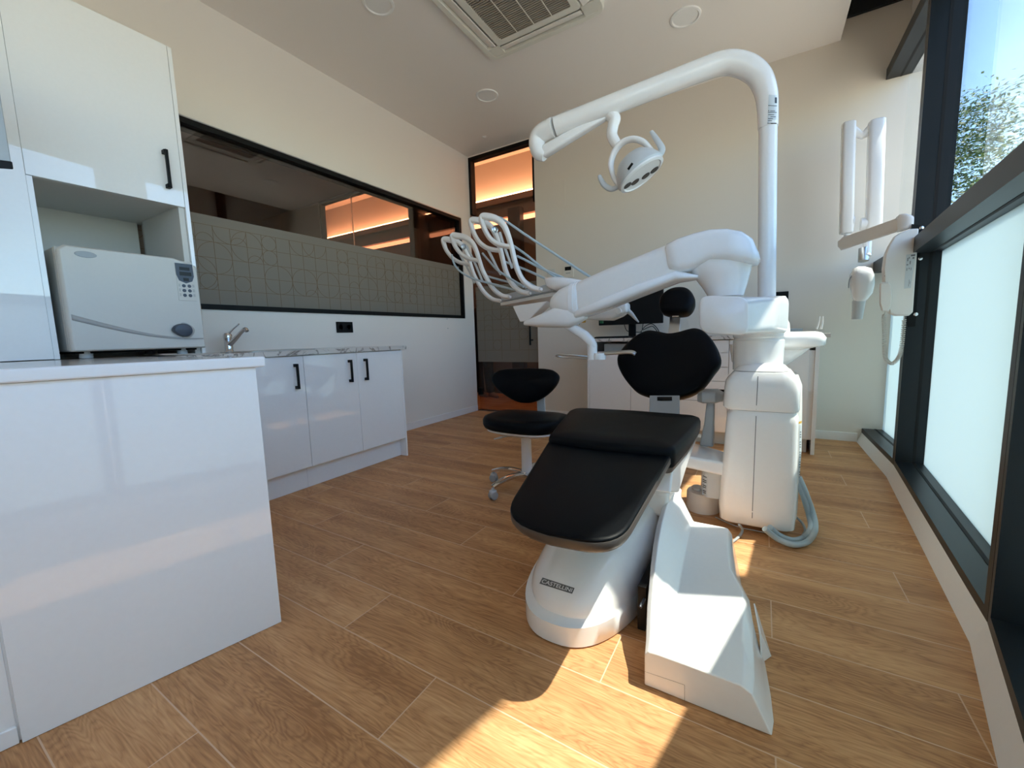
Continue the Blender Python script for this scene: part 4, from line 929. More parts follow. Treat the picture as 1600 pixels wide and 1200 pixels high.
# instrument table
R0 = at(864, 455, y=-2.34); zt = R0.z
L0 = at(781, 472, z=zt+0.0); L0 = at(781, 472, y=max(min(L0.y, -1.9), -2.3)); 
tdir = (L0-R0)
back = Vector((0.10, 0.11, 0))
def board(z0, z1, ext, inset=0.0, m_='lightgrey', nm='table_top'):
    a = R0+Vector((0, 0, z0)); b = L0+Vector((0, 0, z0)); w = tdir.normalized()*inset; bk_ = back*ext
    pts = [a+w, b-w, b-w+bk_, a+w+bk_]; up_ = Vector((0, 0, z1-z0))
    return MB().rings([pts, [p+up_ for p in pts]]).build(nm, m_, un, bevel=0.003)
board(-0.004, 0.004, 1.5, 0.0, 'greyplastic', 'instrument_rail')
board(-0.026, -0.005, 1.5, 0.006, 'plastic_warm', 'instrument_table')
board(0.005, 0.045, 1.6, 0.02, 'lightgrey', 'table_hood')
q = MB(); a = R0; b = L0
q.rings([[at(800, 478, y=-2.30), at(855, 470, y=-2.36), at(866, 474, y=-2.26), at(812, 480, y=-2.2)], [at(812, 504, y=-2.32), at(824, 502.5, y=-2.36), at(850, 488, y=-2.28), at(830, 496, y=-2.22)]]); q.build('table_underbody', 'plastic_warm', un, bevel=0.01, seg=3)
q = MB(); q.rings(silloft([st((856, 434), (862, 452), -2.33, 0.05), st((872, 432.5), (872, 455), -2.36, 0.055), st((895, 435), (890, 450), -2.39, 0.05), st((914, 438.5), (908, 445), -2.40, 0.03)], 3, 28)); q.build('hose_cover', 'plastic', un, angle=60)
# whip arms
A1p = [(845.5, 452), (831, 448.5), (818, 437), (809.8, 421), (804.9, 404.5), (800.8, 387), (795, 367), (787.8, 351), (777, 342), (766, 338.5), (755, 337.5), (754, 344), (758, 357), (766, 371), (777, 380), (788, 383.5), (799, 385)]
A3p = [(797, 464), (784, 461), (771, 450), (761, 434), (754.5, 421), (749.6, 406), (745, 391.5), (738.5, 379), (728.5, 371), (718, 368.5), (708, 367.5), (708.5, 375), (713, 386), (722, 397), (733, 403.5), (741, 405.5), (749, 407)]
def whip(pts, dx, dy, k):
    base_ = (pts[0][0]+dx, pts[0][1]+dy)
    y_ = at(*base_, z=zt+0.012).y; y_ = max(min(y_, -1.95), -2.40)
    P = [at(px+dx, py+dy, y=y_) for px, py in pts]
    td = tdir.normalized(); q = MB()
    n0 = len(P)
    rr = [(0.011, 0.012)]*6+[(0.010, 0.012)]*(n0-6)
    # strap: wide along the table direction, thin in the plane of the loop
    q.tube([p+td*0.010 for p in P], [(0.015, (0.012, 0.012, 0.012, 0.012, 0.012, 0.012, 0.013, 0.015, 0.018, 0.020, 0.018, 0.015, 0.012, 0.011, 0.011, 0.011, 0.011)[i]) for i in range(n0)], 12, sq=4, res=5, up=td)
    o = q.build('whip_arm', 'ivory' if False else 'plastic_warm', un, angle=60)
    q = MB(); q.tube([p+td*0.030 for p in P[5:16]], [(0.006, 0.005)]*11, 10, sq=4, res=4, up=td); q.build('inner_strap', 'ivory', un)
    q = MB(); q.cyl(P[0]-td*0.004+Vector((0, 0, 0)), P[0]+td*0.024, 0.0085, n=18); q.build('arm_pivot', 'plastic', un)
    return y_, P
def dd_(pts, dx, dy, y, r, m_, nm):
    q = MB(); q.tube([at(px+dx, py+dy, y=y) for px, py in pts], r, 12); return q.build(nm, m_, un)
for pts, dx, dy, hpx, disc in ((A1p, 0, 0, [(783, 362), (789, 380), (797, 402), (803, 418)], (776, 357)), (A1p, -17, 6, [(781, 382), (789, 398), (796, 412), (802, 422)], None),
                               (A3p, 0, 0, [(731, 384), (739, 400), (748, 420), (756, 440)], (727, 384)), (A3p, -14, 6, [(735, 392), (742, 405), (750, 420), (757, 436)], None)):
    y_, P = whip(pts, dx, dy, 0); td = tdir.normalized()
    q = MB(); q.tube([at(px+dx, py+dy, y=y_)+td*0.02 for px, py in hpx], [0.009, 0.0085, 0.0075, 0.0085], 14); h_ = q.build('handpiece', 'lightgrey', un)
    if disc:
        c_ = at(disc[0]+dx, disc[1]+dy, y=y_)+td*0.022
        q = MB(); q.lathe(c_, [(0.0005, 0.012), (0.012, 0.010), (0.013, 0.004), (0.016, 0.003), (0.016, 0), (0.019, -0.001), (0.019, -0.006), (0.0005, -0.007)], 28, axis=-td); q.build('hose_drum', 'steel', un)
YT = -2.3
for pts, ys, nm in (([(774, 340), (785, 342), (820, 366), (870, 399), (925, 435)], (-2.30, -2.38), 1),
                    ([(802, 384), (822, 398), (844, 416), (872, 436)], (-2.28, -2.36), 1), ([(808, 400), (828, 410), (849, 421), (880, 434)], (-2.30, -2.36), 1),
                    ([(754, 396), (766, 410), (780, 424), (818, 448)], (-2.15, -2.28), 1), ([(789, 409), (820, 421), (856, 437)], (-2.22, -2.32), 1),
                    ([(763, 432), (780, 437), (800, 442), (822, 449)], (-2.12, -2.26), 1), ([(767, 444), (784, 448), (806, 453)], (-2.12, -2.24), 1),
                    ([(706, 398), (709, 411), (719, 424), (741, 436), (775, 445), (800, 452)], (-2.05, -2.2), 1), ([(812, 432), (826, 442), (838, 449)], (-2.26, -2.3), 1)):
    n0 = len(pts); q = MB(); q.tube([at(px, py, y=ys[0]+(ys[1]-ys[0])*i/(n0-1)) for i, (px, py) in enumerate(pts)], 0.0066, 12); q.build('instrument_hose', 'hose', un)
# lower bracket with the fold-out tray holder
YB = -2.42
q = MB(); q.rings(silloft([st((890, 505), (880, 511), YB, 0.02), st((903, 509), (893, 519), YB, 0.022), st((918, 518), (908, 529), YB, 0.022), st((929, 530), (919, 539), YB, 0.022), st((933, 540), (920, 541), YB, 0.022)], 3, 20)); q.build('tray_bracket', 'plastic', un, angle=60)
p0, p1 = at(926, 562, y=YB), at(926, 536, y=YB)
MB().cyl(p0, p1, 0.024, 0.022, 28).build('bracket_hub', 'plastic', un)
p = at(937, 556, y=YB); MB().lathe(p, [(0.0005, -0.018), (0.03, -0.018), (0.032, 0.0), (0.028, 0.014), (0.0005, 0.015)], 28).build('bracket_knob', 'plastic', un)
q = MB(); q.tube([at(918, 557, y=YB), at(895, 555, y=YB-0.02), at(874, 554, y=YB-0.03), at(869, 556, y=YB-0.02), at(880, 558, y=YB+0.03), at(918, 560, y=YB+0.04)], 0.0048, 10); q.build('tray_holder', 'steel', un)
q = MB(); q.tube([at(938, 553, y=YB), at(965, 551, y=YB-0.01), at(985, 550, y=YB-0.02), at(993, 553, y=YB-0.02)], [(0.011, 0.007)]*4, 10); q.build('tray_holder', 'steel', un)
# assistant control head beyond the arm
YC = -1.95
q = MB(); q.rings(silloft([st((918, 492), (918, 499), YC, 0.03), st((935, 485), (938, 501), YC, 0.05), st((955, 478), (958, 501), YC, 0.06), st((972, 472), (972, 495), YC, 0.06), st((979, 473), (980, 489), YC, 0.05)], 3.5, 28)); q.build('assistant_head', 'plastic', un, angle=60)
p = at(966, 486, y=YC-0.06); MB().lathe(p, [(0.0005, 0.008), (0.017, 0.006), (0.019, 0), (0.019, -0.02), (0.0005, -0.02)], 28, axis=(0, -1, 0)).build('head_knob', 'plastic', un)
q = MB(); q.tube([at(980, 485, y=YC), at(987, 491, y=YC), at(993, 498, y=YC), at(998, 503.5, y=YC)], [0.016, 0.012, 0.008, 0.003], 12); q.build('suction_tip', 'lightgrey', un)
for px, py, w, m_ in ((904, 503, 0.010, 'green'), (940, 501, 0.012, 'green')):
    p = at(px, py-2, y=YC); MB().cyl(p, p-Vector((0, 0, 0.024)), w, w*0.9, 16).build('hose_cap', m_, un)
p = at(903, 501.5, y=YC-0.01); q = MB(); q.cyl(p, p+Vector((0.048, 0, 0)), 0.0125, 0.0125, 18); q.build('yellow_coupling', 'yellow', un)
# cuspidor bowl and assistant arm on the far side
YQ = -1.86
q = MB(); q.rings([sring(c_, (r, 0, 0), (0, r*0.9, 0), 3.2, 40) for c_, r in ((at(1232, 549, y=YQ), 0.02), (at(1238, 542, y=YQ), 0.10), (at(1240, 539, y=YQ), 0.128), (at(1240, 528, y=YQ), 0.132), (at(1239, 521, y=YQ), 0.12), (at(1238, 518.5, y=YQ), 0.10), (at(1238, 520, y=YQ), 0.085), (at(1238, 530, y=YQ), 0.05))]); q.build('cuspidor_bowl', 'plastic', un, angle=70)
q = MB(); q.rings(silloft([st((1222, 540), (1222, 575), YQ, 0.05), st((1238, 543), (1236, 566), YQ, 0.05), st((1252, 544), (1250, 556), YQ, 0.045), st((1262, 537), (1262, 547), YQ, 0.03)], 3, 24)); q.build('bowl_support', 'plastic', un, angle=60)
q = MB(); q.rings([[p + Vector((0, 0, 0)) for p in sring(at(1224, py, y=YQ+0.05), (r, 0, 0), (0, r, 0), 3, 24)] for py, r in ((520, 0.03), (506, 0.028), (500, 0.02))]); q.build('cup_filler', 'plastic', un, angle=60)
q = MB(); q.rings([sring(at(1150, 538, y=-1.9), (0.03, 0, 0), (0, 0.05, 0), 3, 24), sring(at(1152, 565, y=-1.9), (0.026, 0, 0), (0, 0.05, 0), 3, 24)]); q.build('side_bracket', 'plastic_warm', un)
# link to the chair and floor foot
LB = MB(); LB.rings([[Vector(v) for v in ((2.90, -2.28, 0.36), (3.10, -2.22, 0.33), (3.10, -2.02, 0.33), (2.90, -2.05, 0.38))], [Vector(v) for v in ((2.90, -2.28, 0.30), (3.10, -2.22, 0.26), (3.10, -2.02, 0.26), (2.90, -2.05, 0.30))]]).build('link_arm', 'plastic', un, bevel=0.012, seg=3)
sp_ = MB(); sp_.rings([sring((3.045, -2.10, z), (r, 0, 0), (0, 0.09, 0), 3.5, 32) for z, r in ((0.13, 0.05), (0.16, 0.062), (0.30, 0.060), (0.325, 0.05))]); sv = sp_.build('link_cover', 'lightgrey', un, angle=60)
tv = bvh_of(sv); decal('type_label', tv, [(1097, 772), (1104, 774), (1106, 742), (1098, 738)], *grid(2, 3), 'label', un, 0.001)
decal('label_print', tv, [(1097, 772), (1104, 774), (1106, 742), (1098, 738)], *rects([(0.1, 0.85, k/12, k/12+0.04) for k in (1, 2, 4, 5, 7, 8, 10)]), 'ink', un, 0.0016)
q = MB(); q.lathe((2.985, -2.03, 0.001), [(0.0005, 0), (0.082, 0), (0.085, 0.01), (0.083, 0.095), (0.078, 0.105), (0.0005, 0.107)], 40); q.build('floor_foot', 'plastic_warm', un)
q = MB(); q.lathe((2.955, -2.03, 0.108), [(0.0005, 0), (0.030, 0), (0.030, 0.012), (0.024, 0.018), (0.0005, 0.018)], 24); q.build('foot_valve', 'lightgrey', un)
# hoses by the floor
HP = [[(1248, 745), (1259, 770), (1271, 805), (1273, 828), (1262, 846), (1240, 851), (1215, 842), (1195, 826)], [(1247, 752), (1256, 778), (1265, 808), (1267, 826), (1256, 840), (1238, 844), (1217, 836), (1203, 824)]]
for k, pts in enumerate(HP):
    q = MB(); q.tube([at(px, py, y=-2.02-0.0*k) if i < 3 else at(px, py, z=0.02+(0.01 if i in (3, 6) else 0) + (0.06 if i == 7 else 0)+(0.04 if i == 3 else 0)) for i, (px, py) in enumerate(pts)], 0.013, 14); q.build('supply_hose', 'hose', un)
q = MB(); q.tube([at(1244, 808, z=0.03), at(1254, 818, z=0.008), at(1258, 830, z=0.008), at(1252, 840, z=0.012)], 0.006, 8); q.build('drain_hose', 'greyplastic', un)
q = MB(); q.tube([at(1155, 820, z=0.06), at(1160, 828, z=0.02), at(1155, 838, z=0.008), at(1142, 848, z=0.008), at(1130, 851, z=0.008)], 0.006, 8); q.build('drain_hose', 'greyplastic', un)
q = MB(); q.tube([at(1118, 808, z=0.008), at(1150, 822, z=0.006), at(1180, 829, z=0.006), at(1210, 835, z=0.008)], 0.003, 8); q.build('thin_cable', 'greyplastic', un)

# ------------------------------------------------------------------ operating lamp on its pole
lp = thing('operating_lamp', 'white overhead dental lamp on a tall curved pole arm with folding elbow', 'lamp', (3.25, -2.03, zz))
YP = -2.03
q = MB(); q.cyl(at(1198, 468, y=YP), at(1200, 195, y=YP), 0.038, 0.038, 36); q.build('pole', 'plastic', lp)
cl_ = [(1200, 200), (1199.5, 170), (1197, 145), (1188, 122), (1172, 107), (1150, 99), (1128, 99), (1100, 108), (1040, 131), (950, 166), (868, 198)]
def ylamp(px): return YP-0.20*max(0, (1190-px))/340
q = MB(); q.tube([at(px, py, y=ylamp(px)) for px, py in cl_], [0.041, 0.043, 0.046, 0.050, 0.052, 0.052, 0.051, 0.050, 0.049, 0.049, 0.049], 28, res=8); pa = q.build('arched_arm', 'plastic', lp)
ta = bvh_of(pa)
decal('pole_label', ta, [(1199, 194), (1213, 194), (1213.6, 149), (1201, 148)], *grid(6, 6), 'label', lp, 0.001)
decal('label_print', ta, [(1199, 194), (1213, 194), (1213.6, 149), (1201, 148)], *rects([(0.0, 1, 0.02, 0.04), (0.05, 0.5, 0.10, 0.12), (0.05, 0.6, 0.17, 0.19), (0.3, 0.9, 0.24, 0.26), (0.05, 0.7, 0.31, 0.33), (0.0, 1, 0.39, 0.41), (0.05, 0.14, 0.44, 0.47), (0.25, 0.8, 0.44, 0.46), (0.0, 1, 0.62, 0.64), (0.75, 1.0, 0.72, 0.92)]), 'ink', lp, 0.0016)
q = MB(); yE = ylamp(868)
q.tube([at(866, 199, y=yE), at(850, 206, y=yE), at(841, 214, y=yE), at(839, 226, y=yE), at(843, 238, y=yE), at(852, 244, y=yE)], [0.049, 0.049, 0.046, 0.044, 0.040, 0.026], 24, res=6, sq=2.6); q.build('elbow', 'plastic', lp)
q = MB(); p = at(862, 200.5, y=yE); q.tube([at(864, 199.7, y=yE), at(860, 201.3, y=yE)], 0.0515, 28, res=1); q.build('elbow_collar', 'plastic', lp)
q = MB(); q.rings(silloft([st((845, 231), (854, 245.5), yE, 0.026), st((880, 211), (888.5, 223.5), yE+0.02, 0.026), st((915, 193), (920, 204), yE+0.04, 0.024), st((946, 177.5), (949, 186), yE+0.06, 0.02)], 4, 24)); q.build('spring_arm', 'plastic', lp, angle=60)
yL = yE+0.06
q = MB(); q.tube([at(946, 181, y=yL), at(954, 180, y=yL), at(960, 186, y=yL), at(958, 196, y=yL), at(956, 210, y=yL), at(960, 220, y=yL), at(966, 229, y=yL)], [0.022, 0.030, 0.030, 0.027, 0.026, 0.025, 0.022], 20, res=6, sq=2.5); q.build('head_joint', 'plastic', lp)
rp = [(969, 291), (962, 283), (957, 272), (954.5, 256), (959, 240), (968, 227), (979, 219.5), (992, 217.5), (1005, 222), (1015, 231), (1022, 241), (1026, 249)]
q = MB(); q.tube([at(px, py, y=yL-0.01) for px, py in rp], [(0.018, 0.012)]*3+[(0.022, 0.015)]*6+[(0.018, 0.012)]*3, 16, res=6, up=(0, 1, 0)); yk = q.build('yoke', 'plastic', lp)
for hp_ in ([(1017.5, 205), (1022, 212), (1028, 221), (1034, 232), (1032, 240), (1025, 245)], [(936.5, 274), (939, 281), (944, 289), (951, 294), (958, 295), (967, 291)]):
    q = MB(); q.tube([at(px, py, y=yL-0.01) for px, py in hp_], [(0.010, 0.006), (0.014, 0.010), (0.016, 0.012), (0.018, 0.014), (0.016, 0.013), (0.014, 0.012)], 14, res=6); q.build('lamp_handle', 'lightgrey', lp)
cL = at(996, 264, y=yL-0.02); vL = (cL-CAM).normalized()
pA = (0.55*RIGHT-0.83*UP); pA = (pA-pA.dot(vL)*vL).normalized()
nA = pA*math.sin(math.radians(69))-vL*math.cos(math.radians(69))
q = MB(); q.lathe(cL, [(0.0005, -0.082), (0.035, -0.080), (0.075, -0.062), (0.106, -0.026), (0.121, 0.010), (0.124, 0.026), (0.118, 0.034), (0.0005, 0.036)], 48, axis=nA); hd_ = q.build('lamp_head', 'greyplastic', lp); hd_.data.materials.clear(); hd_.data.materials.append(M['lightgrey'])
q = MB(); q.lathe(cL, [(0.0005, 0.037), (0.105, 0.037), (0.119, 0.034), (0.119, 0.042), (0.105, 0.046), (0.10, 0.041), (0.0005, 0.040)], 48, axis=nA); fcx = q.build('lamp_face', 'plastic', lp)
lu = nA.orthogonal().normalized(); ax_l = (0.83*RIGHT+0.55*UP); ax_l = (ax_l-ax_l.dot(nA)*nA).normalized(); ax_s = nA.cross(ax_l)
for a_, b_ in ((-0.078, 0.02), (-0.030, 0.03), (0.032, 0.03), (0.080, 0.02)):
    for sg in (1,):
        c_ = cL+nA*0.041+ax_l*a_-ax_s*b_
        q = MB(); q.lathe(c_, [(0.0005, 0.003), (0.021, 0.003), (0.023, 0), (0.0005, 0)], 24, axis=nA); q.build('led_lens', 'halldark', lp)
th_l = bvh_of(hd_)
decal('sensor_slot', th_l, [(980, 264), (983, 266), (990, 256), (987, 254)], *grid(2, 3), 'black', lp, 0.001)

# ------------------------------------------------------------------ operator stool
stl = thing('operator_stool', 'black saddle stool with white column and chrome five star base on castors', 'stool', (1.98, -2.2, 0))
sxc, syc = 1.975, -2.20
q = MB(); R = []
for s, z in ((0.86, 0.395), (0.97, 0.402), (1.0, 0.42), (1.0, 0.447), (0.965, 0.464), (0.88, 0.472), (0.6, 0.468), (0.3, 0.462), (0.03, 0.460)):
    ring = sring((sxc, syc+0.01, z), (0.262*s, 0, 0), (0, 0.205*s, 0), 3.0, 56)
    for p in ring:
        dx_ = (p.x-sxc)/0.262; p.z += 0.012*dx_*dx_*s
    R.append(ring)
q.rings(R); q.build('seat', 'black_leather', stl, angle=70)
q = MB(); q.rings([sring((sxc, syc+0.01, z), (0.255*s, 0, 0), (0, 0.20*s, 0), 3, 48) for s, z in ((0.35, 0.355), (0.62, 0.360), (0.70, 0.375), (0.93, 0.388), (0.93, 0.398))]); q.build('seat_pan', 'plastic_warm', stl, angle=60)
q = MB(); q.cyl((sxc+0.005, syc, 0.11), (sxc+0.005, syc, 0.36), 0.034, 0.031, 28); q.build('column', 'plastic_warm', stl)
so_ = [(767.5, 589), (777, 579.5), (790, 576.5), (805, 575.5), (821, 575), (837, 575.5), (852, 576.3), (863, 579), (872, 588), (868, 602), (854, 617), (837, 627), (821, 630), (805, 627), (785, 615), (771, 601)]
sp2 = closed_smooth([at(px, py, y=-2.03-(0.02 if py > 600 else 0)) for px, py in so_], 4)
MB().rings(pillow(sp2, (0, -1, 0.12), [(0.80, -0.060), (0.93, -0.050), (0.99, -0.030), (1.0, -0.012), (0.98, 0.004), (0.92, 0.012), (0.5, 0.012), (0.05, 0.008)])).build('backrest', 'black_leather', stl, angle=70)
q = MB(); q.tube([(sxc+0.005, -2.00, 0.62), (sxc+0.005, -1.985, 0.50), (sxc+0.005, -1.99, 0.42), (sxc+0.005, -2.06, 0.378), (sxc+0.005, -2.14, 0.372)], [(0.030, 0.006)]*5, 12, sq=5, up=(1, 0, 0)); q.build('back_bracket', 'lightgrey', stl)
q = MB(); q.tube([(sxc-0.03, syc-0.05, 0.362), (sxc-0.12, syc-0.09, 0.345)], 0.004, 8, res=1).tube([(sxc-0.12, syc-0.09, 0.345), (sxc-0.165, syc-0.11, 0.333)], [(0.009, 0.004), (0.004, 0.003)], 8, res=1); q.build('height_lever', 'lightgrey', stl)
q = MB(); q.lathe((sxc, syc, 0.085), [(0.0005, 0), (0.040, 0), (0.045, 0.02), (0.036, 0.035), (0.0005, 0.036)], 28); q.build('star_hub', 'chrome', stl)
for k in range(5):
    an = math.radians(177+k*72); d = Vector((math.cos(an), math.sin(an), 0)); c0 = Vector((sxc, syc, 0)); w_ = Vector((-d.y, d.x, 0))
    q = MB(); q.tube([c0+d*0.03+Vector((0, 0, 0.102)), c0+d*0.12+Vector((0, 0, 0.108)), c0+d*0.20+Vector((0, 0, 0.098)), c0+d*0.265+Vector((0, 0, 0.078))], [(0.027, 0.016), (0.026, 0.015), (0.022, 0.013), (0.018, 0.011)], 14, sq=3, up=w_); lg = q.build('leg', 'chrome', stl)
    e_ = c0+d*0.262
    q = MB(); q.cyl(e_+Vector((0, 0, 0.045)), e_+Vector((0, 0, 0.072)), 0.009); q.rings([sring(e_+Vector((0, 0, z)), d*r, w_*r*0.95, 3, 20) for z, r in ((0.030, 0.020), (0.055, 0.021), (0.060, 0.016))]); q.build('castor_hood', 'lightgrey', lg)
    q = MB()
    for sgn in (-1, 1):
        c_ = e_+w_*0.014*sgn+Vector((0, 0, 0.0265)); q.lathe(c_-w_*0.006, [(0.0005, 0), (0.023, 0), (0.0255, 0.003), (0.0255, 0.009), (0.023, 0.012), (0.0005, 0.012)], 24, axis=w_)
    q.build('castor_wheel', 'greyplastic', lg)

# ------------------------------------------------------------------ wall mounted x-ray unit on the window post
xr = thing('xray_unit', 'white wall mounted dental x-ray unit with folded arms on the black window post', 'x-ray unit', (3.97, -1.0, 1.3))
YX = -1.055
q = MB(); pol = [(1425, 350), (1440, 352), (1436, 430), (1430, 510), (1418, 511)]
q.rings([[at(px, py, y=YX+0.028) for px, py in pol], [at(px, py, y=YX+0.028)+Vector((0, 0.014, 0)) for px, py in pol]]); q.build('mounting_plate', 'black', xr, smooth=False)
for px, py in ((1439, 404), (1432, 491), (1441, 356)):
    p = at(px-1, py, y=YX+0.026); MB().lathe(p, [(0.0005, 0.004), (0.006, 0.004), (0.010, 0.002), (0.011, 0), (0.0005, 0)], 20, axis=(0, -1, 0)).build('plate_screw', 'chrome', xr)
pol = [(1435, 357), (1425, 357.5), (1410, 362), (1398, 369), (1390, 382), (1383.5, 397), (1380.5, 420), (1382, 445), (1386, 475), (1391, 491), (1400, 493.5), (1420, 493.5), (1426, 488)]
pp = [at(px, py, y=YX) for px, py in pol]; c_ = sum(pp, Vector())/len(pp)
q = MB(); q.rings([[c_+(p-c_)*s+Vector((0, o, 0)) for p in pp] for s, o in ((0.97, -0.012), (1.0, -0.004), (1.0, 0.03), (0.98, 0.06))])
cbx = q.build('control_box', 'plastic_warm', xr, bevel=0.004)
tx = bvh_of(cbx); Lq = [(1412.5, 451), (1423, 450), (1431, 396), (1416, 398)]
decal('rating_label', tx, Lq, *grid(3, 6), 'label', xr, 0.001)
decal('label_print', tx, Lq, *rects([(0.5, 0.95, 0.93, 0.98), (0.15, 0.25, 0.80, 0.90), (0.7, 0.9, 0.85, 0.9), (0.3, 0.4, 0.87, 0.92), (0.1, 0.3, 0.68, 0.71), (0.45, 0.55, 0.7, 0.8), (0.15, 0.22, 0.52, 0.60), (0.4, 0.5, 0.56, 0.6), (0.65, 0.72, 0.52, 0.6), (0.6, 0.65, 0.05, 0.25), (0.75, 0.8, 0.12, 0.2)]), 'inkgrey', xr, 0.0016)
p = at(1384, 431, y=YX-0.01); MB().cyl(p, p+Vector((0, 0.01, 0)), 0.006).build('power_key', 'bluegrey', xr)
hs_ = [at(px, py, y=YX-0.03) for px, py in ((1375, 443), (1378, 441), (1388, 441), (1392, 446), (1393, 462), (1391, 480), (1388, 487), (1378, 486), (1374.5, 475))]
c_ = sum(hs_, Vector())/len(hs_); MB().rings([[c_+(p-c_)*s+Vector((0, o, 0)) for p in hs_] for s, o in ((0.9, -0.012), (1, -0.006), (1, 0.012), (0.95, 0.016))]).build('handset', 'plastic_warm', xr, bevel=0.002)
# coiled cord
path, _ = smooth_path([at(px, py, y=YX-0.02) for px, py in ((1383, 487), (1381, 498), (1382, 520), (1382, 545), (1384, 560), (1393, 568), (1403, 560), (1408, 545), (1411, 520), (1413, 494))], 0.01, 30)
q = MB(); n0 = len(path); pts = []
for i in range(n0):
    t = (path[min(i+1, n0-1)]-path[max(i-1, 0)]).normalized(); u = Vector((0, 1, 0)); w = t.cross(u).normalized(); fr = i/(n0-1)
    for k in range(2):
        a_ = (i*2+k)*pi/3.5; r_ = 0.0095 if 0.06 < fr < 0.97 else 0.001
        pts.append(path[i]+r_*(math.cos(a_)*u+math.sin(a_)*w))
q.tube(pts, 0.0021, 6, res=1); q.build('coiled_cord', 'ivory', xr)
# arms
q = MB(); q.rings(silloft([st((1423, 338), (1422, 357), -0.98, 0.04), st((1414, 335), (1413, 360), -0.97, 0.045), st((1404, 336), (1404, 362), -0.95, 0.045)], 5, 28)); q.build('arm_bearing', 'plastic', xr, angle=60)
q = MB(); q.rings(silloft([st((1405, 340), (1405, 361), -0.95, 0.036), st((1360, 356), (1360, 376), -0.65, 0.036), st((1316, 371), (1315, 391), -0.36, 0.036), st((1311, 376), (1311, 386), -0.34, 0.028)], 6, 28)); q.build('horizontal_arm', 'plastic_warm', xr, angle=50)
YV = -0.33
def vbar(name, pt, pb, w, d, m_):
    a, b = at(*pt, y=YV), at(*pb, y=YV)
    q = MB(); q.rings([sring(a+(b-a)*t, (w*s, 0, 0), (0, d*s, 0), 4, 28) for t, s in ((0, 0.8), (0.012, 1), (0.988, 1), (1, 0.85))]); return q.build(name, m_, xr, angle=50)
vbar('scissor_arm', (1326, 192), (1322, 365), 0.042, 0.05, 'plastic'); vbar('scissor_arm', (1370, 188), (1364, 372), 0.048, 0.05, 'plastic')
for px, py in ((1343, 205),):
    p = at(px, py, y=YV); q = MB(); q.rings([sring(at(1334, 204, y=YV), (0, 0.03, 0), (0, 0, 0.045), 2, 24), sring(at(1347, 212, y=YV), (0, 0.028, 0), (0, 0, 0.026), 2, 24), sring(at(1361, 200, y=YV), (0, 0.03, 0), (0, 0, 0.05), 2, 24)]); q.build('top_knuckle', 'plastic', xr)
for px, py in ((1329, 348), (1350, 350)):
    p = at(px, py, y=YV); MB().cyl(p-Vector((0.02, 0, 0)), p+Vector((0.02, 0, 0)), 0.045, 0.045, 28).build('lower_knuckle', 'plastic', xr)
p = at(1324, 366, y=YV); MB().cyl(p, at(1323, 378, y=YV), 0.022).build('arm_stub', 'plastic', xr)
MB().cyl(at(1356, 365, y=YV), at(1354, 400, y=YV-0.05), 0.026).build('head_stem', 'plastic', xr)
MB().cyl(at(1350, 388, y=YV-0.03), at(1349, 408, y=YV-0.05), 0.032).build('head_swivel', 'steel', xr)
ys = YV-0.07
q = MB(); R = []
for pl_, pr_, py, d in ((1339, 1353, 417, 0.03), (1333, 1362, 420, 0.055), (1328, 1366, 430, 0.07), (1327, 1366, 445, 0.075), (1330, 1363, 458, 0.068), (1333, 1355, 468, 0.05), (1334, 1351, 471, 0.04)):
    a, b = at(pl_, py, y=ys), at(pr_, py, y=ys); R.append(sring((a+b)/2, (b-a)/2, (0, d, 0), 2.6, 32))
q.rings(R); q.build('tube_head', 'plastic', xr, angle=70)
q = MB(); a, b = at(1342, 470, y=ys), at(1339, 499, y=ys); q.cyl(a, b, 0.040, 0.032, 28); q.build('beam_cone', 'lightgrey', xr)
q = MB(); q.tube([at(1331, 430, y=ys-0.03), at(1327, 438, y=ys-0.04), at(1326, 450, y=ys-0.04)], 0.004, 8); q.build('angle_scale', 'greyplastic', xr)

